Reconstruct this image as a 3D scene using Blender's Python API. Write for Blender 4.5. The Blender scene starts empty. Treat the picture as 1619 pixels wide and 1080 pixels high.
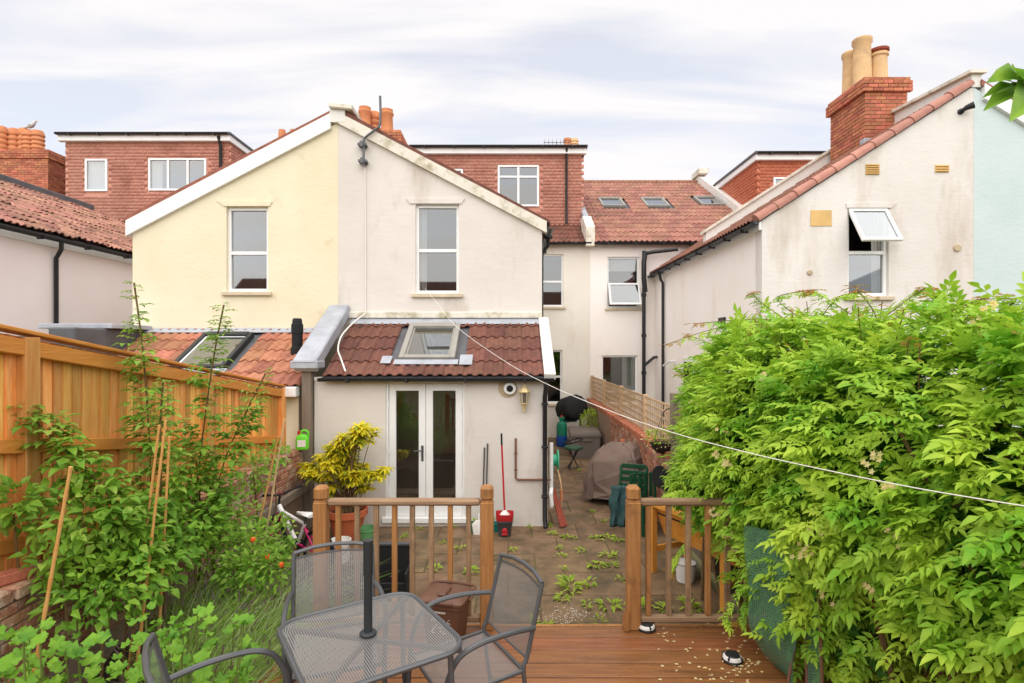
import bpy, math, random
import numpy as np
from mathutils import Vector, Matrix, Euler
random.seed(7); rng = np.random.default_rng(7)
R = math.radians
sc = bpy.context.scene
COL = sc.collection

# ------------------------------------------------------------------ camera, sky, sun, exposure
EYE = 2.74; FPX = 880.0; VX = 806.0; VY = 547.0
cam = bpy.data.cameras.new('camera'); camo = bpy.data.objects.new('camera', cam); COL.objects.link(camo)
camo.location = (0, 0, EYE); camo.rotation_euler = (R(90), 0, 0)
cam.sensor_width = 36; cam.lens = 36 * FPX / 1619
cam.shift_x = (809.5 - VX) / 1619; cam.shift_y = (VY - 540) / 1619
cam.clip_start = 0.05; cam.clip_end = 3000
sc.camera = camo
SUN_EL, SUN_AZ = 56, 184          # azimuth measured clockwise from +Y (behind the camera, slightly left)
w = bpy.data.worlds.new('World'); sc.world = w; w.use_nodes = True
nt = w.node_tree; nt.nodes.clear()
def N(t, ty, **kw):
    n = t.nodes.new(ty)
    for k, v in kw.items():
        setattr(n, k, v)
    return n
L = nt.links.new
out = N(nt, 'ShaderNodeOutputWorld'); bg = N(nt, 'ShaderNodeBackground'); bg.inputs['Strength'].default_value = 0.13
sky = N(nt, 'ShaderNodeTexSky', sky_type='NISHITA', sun_disc=False)
sky.sun_elevation = R(SUN_EL); sky.sun_rotation = R(SUN_AZ); sky.air_density = 1.0; sky.dust_density = 0.6; sky.ozone_density = 0.5
tc = N(nt, 'ShaderNodeTexCoord'); sp = N(nt, 'ShaderNodeSeparateXYZ'); L(tc.outputs['Generated'], sp.inputs[0])
az = N(nt, 'ShaderNodeMath', operation='ABSOLUTE'); L(sp.outputs['Z'], az.inputs[0])
ad = N(nt, 'ShaderNodeMath', operation='ADD'); L(az.outputs[0], ad.inputs[0]); ad.inputs[1].default_value = 0.16
dx = N(nt, 'ShaderNodeMath', operation='DIVIDE'); L(sp.outputs['X'], dx.inputs[0]); L(ad.outputs[0], dx.inputs[1])
dy = N(nt, 'ShaderNodeMath', operation='DIVIDE'); L(sp.outputs['Y'], dy.inputs[0]); L(ad.outputs[0], dy.inputs[1])
cb = N(nt, 'ShaderNodeCombineXYZ'); L(dx.outputs[0], cb.inputs[0]); L(dy.outputs[0], cb.inputs[1])
mp = N(nt, 'ShaderNodeMapping'); L(cb.outputs[0], mp.inputs[0]); mp.inputs['Scale'].default_value = (0.75, 2.6, 1); mp.inputs['Rotation'].default_value = (0, 0, R(-14)); mp.inputs['Location'].default_value = (1.3, 0.6, 0)
n1 = N(nt, 'ShaderNodeTexNoise'); L(mp.outputs[0], n1.inputs['Vector']); n1.inputs['Scale'].default_value = 1.3; n1.inputs['Detail'].default_value = 9; n1.inputs['Roughness'].default_value = .5; n1.inputs['Distortion'].default_value = .45
rp = N(nt, 'ShaderNodeValToRGB'); L(n1.outputs['Fac'], rp.inputs[0])
rp.color_ramp.elements[0].position = .41; rp.color_ramp.elements[0].color = (.66, .66, .66, 1)
rp.color_ramp.elements[1].position = .58; rp.color_ramp.elements[1].color = (1, 1, 1, 1)
n2 = N(nt, 'ShaderNodeTexNoise'); L(mp.outputs[0], n2.inputs['Vector']); n2.inputs['Scale'].default_value = .9; n2.inputs['Detail'].default_value = 5
cm = N(nt, 'ShaderNodeMix', data_type='RGBA'); L(n2.outputs['Fac'], cm.inputs['Factor'])
cm.inputs[6].default_value = (4.55, 4.5, 4.6, 1); cm.inputs[7].default_value = (4.9, 4.68, 4.62, 1)
mx = N(nt, 'ShaderNodeMix', data_type='RGBA'); L(rp.outputs[0], mx.inputs['Factor']); L(sky.outputs[0], mx.inputs[6]); L(cm.outputs[2], mx.inputs[7])
L(mx.outputs[2], bg.inputs['Color']); L(bg.outputs[0], out.inputs[0])
sun = bpy.data.lights.new('sun', 'SUN'); suno = bpy.data.objects.new('sun', sun); COL.objects.link(suno)
sun.energy = 2.5; sun.angle = R(115); sun.color = (1, .95, .89)
_a, _e = R(SUN_AZ), R(SUN_EL)
_d = Vector((math.sin(_a) * math.cos(_e), math.cos(_a) * math.cos(_e), math.sin(_e)))
suno.rotation_euler = (-_d).to_track_quat('-Z', 'Y').to_euler(); suno.location = (0, -5, 20)
sc.view_settings.view_transform = 'Standard'; sc.view_settings.look = 'None'; sc.view_settings.exposure = 0.72; sc.view_settings.gamma = 1
sc.render.engine = 'CYCLES'

# ------------------------------------------------------------------ helpers
def at(px, py, Y):
    return Vector(((px - VX) / FPX * Y, Y, EYE - (py - VY) / FPX * Y))
def srgb(*c):
    f = lambda v: (v / 255 / 12.92) if v <= 10 else (((v / 255) + .055) / 1.055) ** 2.4
    return tuple(f(v) for v in c)
class MB:
    def __init__(s): s.v = []; s.f = []
    def add(s, vs, fs):
        o = len(s.v); s.v += [tuple(v) for v in vs]; s.f += [tuple(i + o for i in f) for f in fs]; return s
    def box(s, x0, x1, y0, y1, z0, z1):
        x0, x1 = min(x0, x1), max(x0, x1); y0, y1 = min(y0, y1), max(y0, y1); z0, z1 = min(z0, z1), max(z0, z1)
        return s.add([(x, y, z) for z in (z0, z1) for y in (y0, y1) for x in (x0, x1)],
              [(0, 2, 3, 1), (4, 5, 7, 6), (0, 1, 5, 4), (2, 6, 7, 3), (0, 4, 6, 2), (1, 3, 7, 5)])
    def bbox(s, x0, x1, y0, y1, z0, z1, b=.004):      # box with chamfered edges
        cx, cy, cz = (x0 + x1) / 2, (y0 + y1) / 2, (z0 + z1) / 2; hx, hy, hz = abs(x1 - x0) / 2, abs(y1 - y0) / 2, abs(z1 - z0) / 2
        vs = []; ix = {}
        for sx in (-1, 1):
            for sy in (-1, 1):
                for sz in (-1, 1):
                    for k in range(3):
                        p = [sx * hx, sy * hy, sz * hz]
                        for q in range(3):
                            if q != k: p[q] -= (sx, sy, sz)[q] * b
                        ix[(sx, sy, sz, k)] = len(vs); vs.append((cx + p[0], cy + p[1], cz + p[2]))
        fs = []
        for k in range(3):
            a, c = (k + 1) % 3, (k + 2) % 3
            for sg in (-1, 1):
                q = []
                for u, v in ((-1, -1), (1, -1), (1, 1), (-1, 1)):
                    t = [0, 0, 0]; t[k] = sg; t[a] = u; t[c] = v; q.append(ix[(*t, k)])
                fs.append(q if sg > 0 else q[::-1])
        for k in range(3):                                # edge chamfers
            a, c = (k + 1) % 3, (k + 2) % 3
            for u in (-1, 1):
                for v in (-1, 1):
                    q = []
                    for sg in (-1, 1):
                        t = [0, 0, 0]; t[k] = sg; t[a] = u; t[c] = v
                        q.append((ix[(*t, a)], ix[(*t, c)]))
                    f = [q[0][0], q[1][0], q[1][1], q[0][1]]
                    fs.append(f if u * v > 0 else f[::-1])
        for sx in (-1, 1):
            for sy in (-1, 1):
                for sz in (-1, 1):
                    f = [ix[(sx, sy, sz, k)] for k in range(3)]
                    fs.append(f if sx * sy * sz > 0 else f[::-1])
        return s.add(vs, fs)
    def obox(s, c, size, M, b=.0):
        t = MB(); h = [d / 2 for d in size]
        (t.bbox(-h[0], h[0], -h[1], h[1], -h[2], h[2], b) if b else t.box(-h[0], h[0], -h[1], h[1], -h[2], h[2]))
        c = Vector(c); return s.add([c + M @ Vector(v) for v in t.v], t.f)
    def bar(s, a, b, wd, th, up=(0, 0, 1), bev=0):       # square bar from a to b
        a = Vector(a); b = Vector(b); d = b - a; l = d.length; y = d.normalized(); u = Vector(up)
        x = y.cross(u)
        if x.length < 1e-4: x = y.cross(Vector((1, 0, 0)))
        x.normalize(); z = x.cross(y)
        return s.obox((a + b) / 2, (wd, l, th), Matrix((x, y, z)).transposed(), bev)
    def tube(s, pts, r, n=8, caps=True):
        pts = [Vector(p) for p in pts]; m = len(pts); rr = r if isinstance(r, (list, tuple)) else [r] * m
        vs = []; ref = None
        for i, p in enumerate(pts):
            d = (pts[min(i + 1, m - 1)] - pts[max(i - 1, 0)]).normalized()
            if ref is None:
                ref = d.orthogonal().normalized()
            x = (ref - d * ref.dot(d))
            x = x.normalized() if x.length > 1e-5 else d.orthogonal().normalized()
            ref = x; y = d.cross(x)
            vs += [p + (x * math.cos(k * 2 * math.pi / n) + y * math.sin(k * 2 * math.pi / n)) * rr[i] for k in range(n)]
        fs = [(i * n + k, i * n + (k + 1) % n, (i + 1) * n + (k + 1) % n, (i + 1) * n + k) for i in range(m - 1) for k in range(n)]
        if caps: fs += [tuple(range(n))[::-1], tuple((m - 1) * n + k for k in range(n))]
        return s.add(vs, fs)
    def lathe(s, prof, n=20, c=(0, 0, 0), M=None):
        c = Vector(c); vs = []
        for r, z in prof:
            for k in range(n):
                p = Vector((r * math.cos(k * 2 * math.pi / n), r * math.sin(k * 2 * math.pi / n), z))
                vs.append(c + (M @ p if M else p))
        m = len(prof)
        fs = [(i * n + k, i * n + (k + 1) % n, (i + 1) * n + (k + 1) % n, (i + 1) * n + k) for i in range(m - 1) for k in range(n)]
        if prof[0][0] > 1e-4: fs.append(tuple(range(n))[::-1])
        if prof[-1][0] > 1e-4: fs.append(tuple((m - 1) * n + k for k in range(n)))
        return s.add(vs, fs)
    def poly_y(s, pts, y0, y1):                        # (x,z) outline extruded along Y, pts counter-clockwise seen from -Y
        n = len(pts); vs = [(x, y0, z) for x, z in pts] + [(x, y1, z) for x, z in pts]
        fs = [tuple(range(n)), tuple(range(n, 2 * n))[::-1]] + [((i + 1) % n, i, i + n, (i + 1) % n + n) for i in range(n)]
        return s.add(vs, fs)
    def poly_x(s, pts, x0, x1):                        # (y,z) outline extruded along X
        n = len(pts); vs = [(x0, y, z) for y, z in pts] + [(x1, y, z) for y, z in pts]
        fs = [tuple(range(n))[::-1], tuple(range(n, 2 * n))] + [(i, (i + 1) % n, (i + 1) % n + n, i + n) for i in range(n)]
        return s.add(vs, fs)
    def leaf(s, p, d, nrm, ln, wd, fold=.25, droop=.2):
        p = Vector(p); d = Vector(d).normalized(); nrm = Vector(nrm); sd = d.cross(nrm)
        if sd.length < 1e-4: sd = d.orthogonal()
        sd.normalize(); up = sd.cross(d)
        m1 = p + d * ln * .38; tip = p + d * ln - up * ln * droop; mid = p + d * ln * .5 - up * ln * .03
        e = up * wd * fold
        l1 = m1 + sd * wd * .5 + e; r1 = m1 - sd * wd * .5 + e
        l2 = p + d * ln * .72 + sd * wd * .3 + e * .6 - up * ln * droop * .4; r2 = p + d * ln * .72 - sd * wd * .3 + e * .6 - up * ln * droop * .4
        return s.add([p, l1, l2, tip, r2, r1, mid], [(0, 6, 1), (1, 6, 2), (2, 6, 3), (0, 5, 6), (5, 4, 6), (4, 3, 6)])
    def mesh(s, name):
        me = bpy.data.meshes.new(name); me.from_pydata(s.v, [], s.f); me.update(); return me
    def build(s, name, m, parent=None, smooth=False, org=None):
        o3 = Vector(org) if org is not None else wloc(parent)
        if o3.length: s.v = [(v[0] - o3[0], v[1] - o3[1], v[2] - o3[2]) for v in s.v]
        return link(name, s.mesh(name), m, parent, smooth)
def wloc(p):
    v = Vector((0, 0, 0))
    while p is not None:
        v += p.location; p = p.parent
    return v
def link(name, me, m, parent=None, smooth=False):
    if m is not None and not me.materials: me.materials.append(m)
    if smooth and len(me.polygons):
        me.polygons.foreach_set('use_smooth', [True] * len(me.polygons))
        me.set_sharp_from_angle(angle=R(40))
    o = bpy.data.objects.new(name, me); COL.objects.link(o); o.parent = parent; return o
def tag(o, label, cat, group=None):
    o['label'] = label; o['category'] = cat
    if group: o['group'] = group
    return o
def thing(name, label, cat, loc=(0, 0, 0), rz=0, group=None):
    o = bpy.data.objects.new(name, None); COL.objects.link(o); o.location = loc; o.rotation_euler = (0, 0, rz); o.empty_display_size = .1
    return tag(o, label, cat, group)
def struct(o): o['kind'] = 'structure'; return o
def stuff(o): o['kind'] = 'stuff'; return o
def local(mb, name, m, parent, smooth=False):          # vertices already in the thing's own coordinates
    return link(name, mb.mesh(name), m, parent, smooth)
def inst(name, me, parent, M):
    o = bpy.data.objects.new(name, me); COL.objects.link(o); o.parent = parent
    M = M.copy(); M.translation = M.translation - wloc(parent); o.matrix_basis = M; return o
def merge(name, protos, items, m):                     # items: (proto index, 4x4 matrix); one mesh of many copies
    P = [(np.array(p.v, dtype=np.float64), p.f) for p in protos]
    vs = []; fl = []; ln = []; o = 0
    for k, M in items:
        v, f = P[k]; A = np.array(M); vs.append(v @ A[:3, :3].T + A[:3, 3])
        for q in f: fl.extend([i + o for i in q]); ln.append(len(q))
        o += len(v)
    V = np.concatenate(vs).astype(np.float32); me = bpy.data.meshes.new(name)
    me.vertices.add(len(V)); me.vertices.foreach_set('co', V.ravel()); me.loops.add(len(fl)); me.loops.foreach_set('vertex_index', np.array(fl, dtype=np.int32))
    me.polygons.add(len(ln)); st = np.concatenate([[0], np.cumsum(ln)[:-1]]).astype(np.int32); me.polygons.foreach_set('loop_start', st)
    me.update(calc_edges=True); me.validate(); me.materials.append(m); return me
def frame_mat(p, d, up=(0, 0, 1), s=1.0):              # local y along d, z near up
    y = Vector(d).normalized(); z = Vector(up); x = y.cross(z)
    if x.length < 1e-4: x = y.orthogonal()
    x.normalize(); z = x.cross(y); M = Matrix((x * s, y * s, z * s)).transposed().to_4x4(); M.translation = Vector(p); return M
def spline(pts, n=6):
    pts = [Vector(p) for p in pts]; o = []
    for i in range(len(pts) - 1):
        p0 = pts[max(i - 1, 0)]; p1 = pts[i]; p2 = pts[i + 1]; p3 = pts[min(i + 2, len(pts) - 1)]
        for k in range(n):
            t = k / n
            o.append(.5 * ((2 * p1) + (p2 - p0) * t + (2 * p0 - 5 * p1 + 4 * p2 - p3) * t * t + (3 * p1 - p0 - 3 * p2 + p3) * t ** 3))
    return o + [pts[-1]]
U = random.uniform

# ------------------------------------------------------------------ materials
def mat(name, col, col2=None, rough=.65, scale=4.0, stretch=(1, 1, 1), var=.12, rnd=0.0, hrnd=0.0, bump=0.0, bscale=40.0, bstretch=(1, 1, 1), metal=0.0, spec=.35,
        stain=None, sscale=1.2, sstretch=(1, 1, 1), slo=.52, shi=.72, objco=False, wet=0.0, translucent=0.0, detail=6):
    m = bpy.data.materials.new(name); m.use_nodes = True; t = m.node_tree; Lk = t.links.new
    b = t.nodes['Principled BSDF']; o = t.nodes['Material Output']
    if objco: co = N(t, 'ShaderNodeTexCoord').outputs['Object']
    else: co = N(t, 'ShaderNodeNewGeometry').outputs['Position']
    def noise(sc_, st, det=detail, rg=.6):
        q = N(t, 'ShaderNodeMapping'); Lk(co, q.inputs[0]); q.inputs['Scale'].default_value = st
        n = N(t, 'ShaderNodeTexNoise'); Lk(q.outputs[0], n.inputs['Vector']); n.inputs['Scale'].default_value = sc_; n.inputs['Detail'].default_value = det; n.inputs['Roughness'].default_value = rg
        return n.outputs['Fac']
    def mixc(f, a, c):
        x = N(t, 'ShaderNodeMix', data_type='RGBA')
        Lk(f, x.inputs['Factor'])
        for k, v in ((6, a), (7, c)):
            if isinstance(v, tuple): x.inputs[k].default_value = (*v[:3], 1)
            else: Lk(v, x.inputs[k])
        return x.outputs[2]
    def ramp(f, lo, hi):
        r = N(t, 'ShaderNodeMapRange'); Lk(f, r.inputs[0]); r.inputs[1].default_value = lo; r.inputs[2].default_value = hi; return r.outputs[0]
    c2 = col2 or tuple(min(1, v * (1 + var)) for v in col); c1 = col if col2 else tuple(v * (1 - var) for v in col)
    nf = noise(scale, stretch); c = mixc(ramp(nf, .32, .68), c1, c2)
    if stain:
        c = mixc(ramp(noise(sscale, sstretch, 8, .65), slo, shi), c, tuple(stain))
    if rnd or hrnd:
        oi = N(t, 'ShaderNodeObjectInfo'); h = N(t, 'ShaderNodeHueSaturation'); Lk(c, h.inputs['Color'])
        r1 = N(t, 'ShaderNodeMapRange'); Lk(oi.outputs['Random'], r1.inputs[0]); r1.inputs[3].default_value = 1 - rnd; r1.inputs[4].default_value = 1 + rnd; Lk(r1.outputs[0], h.inputs['Value'])
        if hrnd:
            ml = N(t, 'ShaderNodeMath', operation='MULTIPLY'); Lk(oi.outputs['Random'], ml.inputs[0]); ml.inputs[1].default_value = 7.31
            fr = N(t, 'ShaderNodeMath', operation='FRACT'); Lk(ml.outputs[0], fr.inputs[0])
            r2 = N(t, 'ShaderNodeMapRange'); Lk(fr.outputs[0], r2.inputs[0]); r2.inputs[3].default_value = .5 - hrnd; r2.inputs[4].default_value = .5 + hrnd; Lk(r2.outputs[0], h.inputs['Hue'])
        c = h.outputs[0]
    Lk(c, b.inputs['Base Color']); b.inputs['Roughness'].default_value = rough; b.inputs['Metallic'].default_value = metal; b.inputs['Specular IOR Level'].default_value = spec
    if wet:
        Lk(ramp(noise(1.6, (1, 1, 1)), .62, .4), b.inputs['Roughness'])
        rr = b.inputs['Roughness'].links[0].from_node; rr.inputs[3].default_value = rough; rr.inputs[4].default_value = rough - wet
    if bump:
        bn = N(t, 'ShaderNodeBump'); bn.inputs['Strength'].default_value = bump; bn.inputs['Distance'].default_value = .02
        Lk(noise(bscale, bstretch, 5), bn.inputs['Height']); Lk(bn.outputs[0], b.inputs['Normal'])
    if translucent:
        tr = N(t, 'ShaderNodeBsdfTranslucent'); Lk(c, tr.inputs[0]); ms = N(t, 'ShaderNodeMixShader'); ms.inputs[0].default_value = translucent
        Lk(b.outputs[0], ms.inputs[1]); Lk(tr.outputs[0], ms.inputs[2]); Lk(ms.outputs[0], o.inputs[0])
    return m
def glass_mat(name, tint, refl=.3, rough=.02):
    m = bpy.data.materials.new(name); m.use_nodes = True; t = m.node_tree; t.nodes.clear()
    o = N(t, 'ShaderNodeOutputMaterial'); g = N(t, 'ShaderNodeBsdfGlossy'); g.inputs['Roughness'].default_value = rough; g.inputs['Color'].default_value = (.9, .93, .95, 1)
    tr = N(t, 'ShaderNodeBsdfTransparent'); tr.inputs[0].default_value = (*tint, 1); ms = N(t, 'ShaderNodeMixShader')
    fr = N(t, 'ShaderNodeLayerWeight'); fr.inputs['Blend'].default_value = .22
    mr = N(t, 'ShaderNodeMapRange'); t.links.new(fr.outputs['Facing'], mr.inputs[0]); mr.inputs[3].default_value = refl; mr.inputs[4].default_value = 1
    t.links.new(mr.outputs[0], ms.inputs[0]); t.links.new(tr.outputs[0], ms.inputs[1]); t.links.new(g.outputs[0], ms.inputs[2]); t.links.new(ms.outputs[0], o.inputs[0]); return m
def mesh_mat(name, col, k, thr, rough=.5, metal=.0, translucent=0.0):   # woven / expanded sheet: real holes through it
    m = bpy.data.materials.new(name); m.use_nodes = True; t = m.node_tree; b = t.nodes['Principled BSDF']; o = t.nodes['Material Output']
    b.inputs['Base Color'].default_value = (*col, 1); b.inputs['Roughness'].default_value = rough; b.inputs['Metallic'].default_value = metal
    tc = N(t, 'ShaderNodeTexCoord'); s = N(t, 'ShaderNodeSeparateXYZ'); t.links.new(tc.outputs['UV'], s.inputs[0])
    ws = []
    for ax, kk in (('X', k[0]), ('Y', k[1])):
        ml = N(t, 'ShaderNodeMath', operation='MULTIPLY'); t.links.new(s.outputs[ax], ml.inputs[0]); ml.inputs[1].default_value = kk
        sn = N(t, 'ShaderNodeMath', operation='SINE'); t.links.new(ml.outputs[0], sn.inputs[0]); ws.append(sn)
    pr = N(t, 'ShaderNodeMath', operation='MULTIPLY'); t.links.new(ws[0].outputs[0], pr.inputs[0]); t.links.new(ws[1].outputs[0], pr.inputs[1])
    ab = N(t, 'ShaderNodeMath', operation='ABSOLUTE'); t.links.new(pr.outputs[0], ab.inputs[0])
    gt = N(t, 'ShaderNodeMath', operation='GREATER_THAN'); t.links.new(ab.outputs[0], gt.inputs[0]); gt.inputs[1].default_value = thr
    tr = N(t, 'ShaderNodeBsdfTransparent'); ms = N(t, 'ShaderNodeMixShader'); t.links.new(gt.outputs[0], ms.inputs[0]); t.links.new(b.outputs[0], ms.inputs[1]); t.links.new(tr.outputs[0], ms.inputs[2]); t.links.new(ms.outputs[0], o.inputs[0]); return m
M = {}
M['render'] = mat('render_grey', srgb(212, 205, 197), srgb(223, 217, 210), rough=.9, scale=.8, bump=.26, bscale=6, bstretch=(1, 1, 2.2), stain=srgb(176, 162, 142), sscale=1.6, sstretch=(1, 1, .3), slo=.55, shi=.85)
M['yellow'] = mat('render_yellow', srgb(224, 213, 182), srgb(232, 223, 196), rough=.9, scale=.8, bump=.25, bscale=9, bstretch=(1, 1, 2.2), stain=srgb(200, 180, 136), sscale=2, slo=.6, shi=.9)
M['pink'] = mat('render_pink', srgb(238, 224, 220), srgb(245, 233, 230), rough=.9, scale=.8, bump=.15, bscale=12)
M['white'] = mat('render_white', srgb(215, 209, 202), srgb(227, 222, 216), rough=.9, scale=.7, bump=.25, bscale=9, bstretch=(1, 1, 2.2), stain=srgb(180, 164, 142), sscale=1.3, sstretch=(1, 1, .3), slo=.52, shi=.85)
M['white_side_lit'] = mat('render_white_side_lit', srgb(244, 236, 228), srgb(248, 242, 236), rough=.9, scale=.7, bump=.2, bscale=9, stain=srgb(222, 208, 192), sscale=1.3, sstretch=(1, 1, .3), slo=.55, shi=.85)  # paler copy of white render, with the side wall's missing light in the colour
M['mint'] = mat('render_mint', srgb(192, 208, 207), srgb(202, 216, 215), rough=.9, scale=.9, bump=.2, bscale=9, bstretch=(1, 1, 2.2))
M['cream'] = mat('render_cream', srgb(226, 219, 205), srgb(234, 229, 217), rough=.9, scale=.9, bump=.12, bscale=16, stain=srgb(205, 192, 170), sscale=1.4, sstretch=(1, 1, .4), slo=.58, shi=.9)
M['upvc'] = mat('white_plastic', srgb(238, 238, 236), rough=.35, var=.03)
M['trim'] = mat('painted_trim', srgb(225, 222, 215), rough=.6, var=.05, stain=srgb(150, 145, 120), sscale=4, slo=.62, shi=.85)
M['moss_trim'] = mat('mossy_trim', srgb(222, 216, 202), rough=.8, var=.05, stain=srgb(140, 130, 80), sscale=3.5, slo=.5, shi=.75)
M['sill'] = mat('stone_sill', srgb(205, 190, 165), rough=.85, var=.12, bump=.2)
M['tile_brown'] = mat('tile_brown', srgb(96, 60, 50), srgb(120, 76, 62), rough=.75, scale=9, rnd=.22, hrnd=.008, bump=.3, bscale=60, stain=srgb(70, 52, 46), sscale=5, slo=.55, shi=.8)
M['tile_orange'] = mat('tile_orange', srgb(152, 96, 72), srgb(176, 120, 94), rough=.75, scale=9, rnd=.25, hrnd=.012, bump=.3, bscale=60, stain=srgb(110, 75, 62), sscale=4, slo=.55, shi=.8)
M['tile_pink'] = mat('tile_roof', srgb(138, 92, 76), srgb(164, 116, 98), rough=.75, scale=6, rnd=.2, hrnd=.01, bump=.3, bscale=60, stain=srgb(112, 78, 68), sscale=3, slo=.55, shi=.85)
M['tile_hung'] = mat('tile_hung', srgb(194, 132, 114), srgb(216, 160, 140), rough=.8, scale=6, bump=.2, stain=srgb(168, 112, 98), sscale=1.4, slo=.5, shi=.75, stretch=(1, 1, 2))
M['tile_hung_o'] = mat('tile_hung_orange', srgb(196, 112, 84), srgb(214, 134, 104), rough=.8, scale=6, bump=.2)
M['tile_old'] = mat('tile_old', srgb(138, 94, 78), srgb(176, 128, 108), rough=.8, scale=7, rnd=.28, hrnd=.012, bump=.3, bscale=60, stain=srgb(98, 76, 66), sscale=4, slo=.5, shi=.75)
M['tile_verge'] = mat('tile_verge', srgb(168, 116, 102), srgb(185, 134, 118), rough=.8, scale=8, rnd=.12, bump=.2)
M['brick'] = mat('brick_red', srgb(168, 98, 72), srgb(194, 126, 94), rough=.85, scale=12, rnd=.25, hrnd=.012, bump=.4, bscale=70, stain=srgb(110, 70, 60), sscale=5, slo=.6, shi=.85)
M['brick_old'] = mat('brick_old', srgb(150, 96, 72), srgb(182, 132, 106), rough=.9, scale=10, rnd=.28, hrnd=.012, bump=.6, bscale=50, stain=srgb(205, 185, 165), sscale=5, slo=.5, shi=.7)
M['mortar'] = mat('mortar', srgb(150, 128, 110), rough=.95, var=.15, bump=.4)
M['lead'] = mat('lead', srgb(166, 170, 178), rough=.5, var=.15, metal=.15, bump=.15, bscale=8)
M['slate'] = mat('dark_flashing', srgb(92, 92, 95), rough=.6, var=.15, bump=.1)
M['black'] = mat('black_plastic', srgb(40, 40, 42), rough=.4, var=.1)
M['rubber'] = mat('rubber', srgb(30, 30, 31), rough=.8, var=.1)
M['glass'] = glass_mat('glass', (.5, .53, .53), .15)
M['door_glass'] = glass_mat('door_glass', (.55, .5, .45), .18)
M['interior'] = mat('interior', srgb(72, 62, 54), rough=.9, var=.3, scale=2)
M['curtain'] = mat('curtain', srgb(225, 220, 214), rough=.9, var=.05)
M['terracotta'] = mat('terracotta', srgb(185, 98, 62), rough=.8, var=.15, scale=7, bump=.2, stain=srgb(210, 160, 130), sscale=6, slo=.6, shi=.85)
M['pot_orange'] = mat('chimney_pot', srgb(202, 132, 90), rough=.8, var=.12, scale=9, stain=srgb(120, 85, 65), sscale=5, slo=.6, shi=.85)
M['pot_buff'] = mat('chimney_pot_buff', srgb(214, 178, 132), rough=.8, var=.12, scale=6, stain=srgb(150, 130, 110), sscale=4, slo=.55, shi=.8)
M['fence'] = mat('fence_wood', srgb(224, 150, 66), srgb(240, 186, 110), rough=.7, scale=5, stretch=(6, 6, .5), rnd=.3, hrnd=.014, bump=.25, bscale=14, bstretch=(6, 6, .4), stain=srgb(176, 106, 44), sscale=3, sstretch=(4, 4, .6), slo=.58, shi=.8)
M['rail'] = mat('fence_rail_wood', srgb(200, 126, 50), srgb(218, 148, 70), rough=.7, scale=5, stretch=(5, .5, 5), rnd=.08, bump=.25, bscale=14, bstretch=(5, .4, 5))
M['deck'] = mat('deck_wood', srgb(116, 72, 42), srgb(150, 96, 58), rough=.5, scale=5, stretch=(.45, 7, 5), rnd=.14, hrnd=.006, bump=.3, bscale=12, bstretch=(.4, 7, 5), wet=.28, stain=srgb(76, 50, 34), sscale=2.2, sstretch=(.5, 2, 1), slo=.55, shi=.8)
M['post'] = mat('post_wood', srgb(150, 100, 54), srgb(176, 126, 76), rough=.7, scale=6, stretch=(6, 6, .5), bump=.3, bscale=14, bstretch=(6, 6, .4), stain=srgb(104, 76, 52), sscale=4, slo=.55, shi=.8)
M['weathered'] = mat('weathered_wood', srgb(128, 100, 74), srgb(158, 128, 96), rough=.8, scale=6, stretch=(5, 5, .6), rnd=.2, bump=.3, bscale=14, bstretch=(6, 6, .4), stain=srgb(82, 64, 50), sscale=5, slo=.5, shi=.75)
M['railtop'] = mat('weathered_rail', srgb(132, 104, 80), srgb(164, 134, 104), rough=.8, scale=6, stretch=(.5, 5, 5), bump=.3, bscale=14, bstretch=(.4, 6, 6))
M['trellis'] = mat('trellis_wood', srgb(180, 150, 116), srgb(198, 170, 134), rough=.8, var=.1, rnd=.1)
M['greywood'] = mat('grey_wood', srgb(112, 100, 88), srgb(140, 126, 110), rough=.85, scale=5, stretch=(5, 5, .5), rnd=.15, bump=.3, bscale=14, bstretch=(6, 6, .4))
M['darkwood'] = mat('dark_wood', srgb(52, 40, 32), srgb(70, 55, 43), rough=.85, scale=5, stretch=(5, 5, .5), rnd=.15, bump=.3)
M['planter'] = mat('planter_wood', srgb(214, 142, 54), srgb(228, 162, 74), rough=.6, scale=5, stretch=(3, 3, 1), rnd=.08, bump=.15)
M['slab'] = mat('paving_slab', srgb(102, 80, 58), srgb(134, 108, 80), rough=.75, scale=3, rnd=.12, hrnd=.006, bump=.35, bscale=30, wet=.2, stain=srgb(72, 62, 42), sscale=2.2, slo=.47, shi=.68)
M['joint'] = mat('joint_soil', srgb(84, 70, 52), srgb(96, 92, 56), rough=.95, scale=2, bump=.4)
M['soil'] = mat('soil', srgb(60, 46, 36), rough=.95, var=.3, scale=12, bump=.8, bscale=30)
M['earth'] = mat('earth', srgb(96, 92, 60), rough=.95, var=.2, scale=.4)
M['steel'] = mat('painted_steel', srgb(96, 97, 99), rough=.42, var=.08, metal=.45)
M['steel_dark'] = mat('dark_steel', srgb(52, 55, 57), rough=.45, var=.08, metal=.3)
M['mesh_steel'] = mesh_mat('expanded_steel', srgb(138, 136, 134), (270, 440), .50, .5, .35)
M['netting'] = mesh_mat('green_netting', srgb(84, 132, 104), (260, 260), .5, .6)
M['bin'] = mat('brown_plastic', srgb(104, 72, 56), rough=.5, var=.08)
M['print'] = mat('white_print', srgb(220, 212, 205), rough=.6, var=.03)
M['red'] = mat('red_plastic', srgb(186, 40, 46), rough=.4, var=.06)
M['darkgrey'] = mat('dark_grey_plastic', srgb(70, 70, 74), rough=.5, var=.08)
M['green_p'] = mat('green_plastic', srgb(96, 150, 96), rough=.5, var=.08)
M['lime_p'] = mat('lime_plastic', srgb(104, 208, 44), rough=.4, var=.06)
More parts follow.
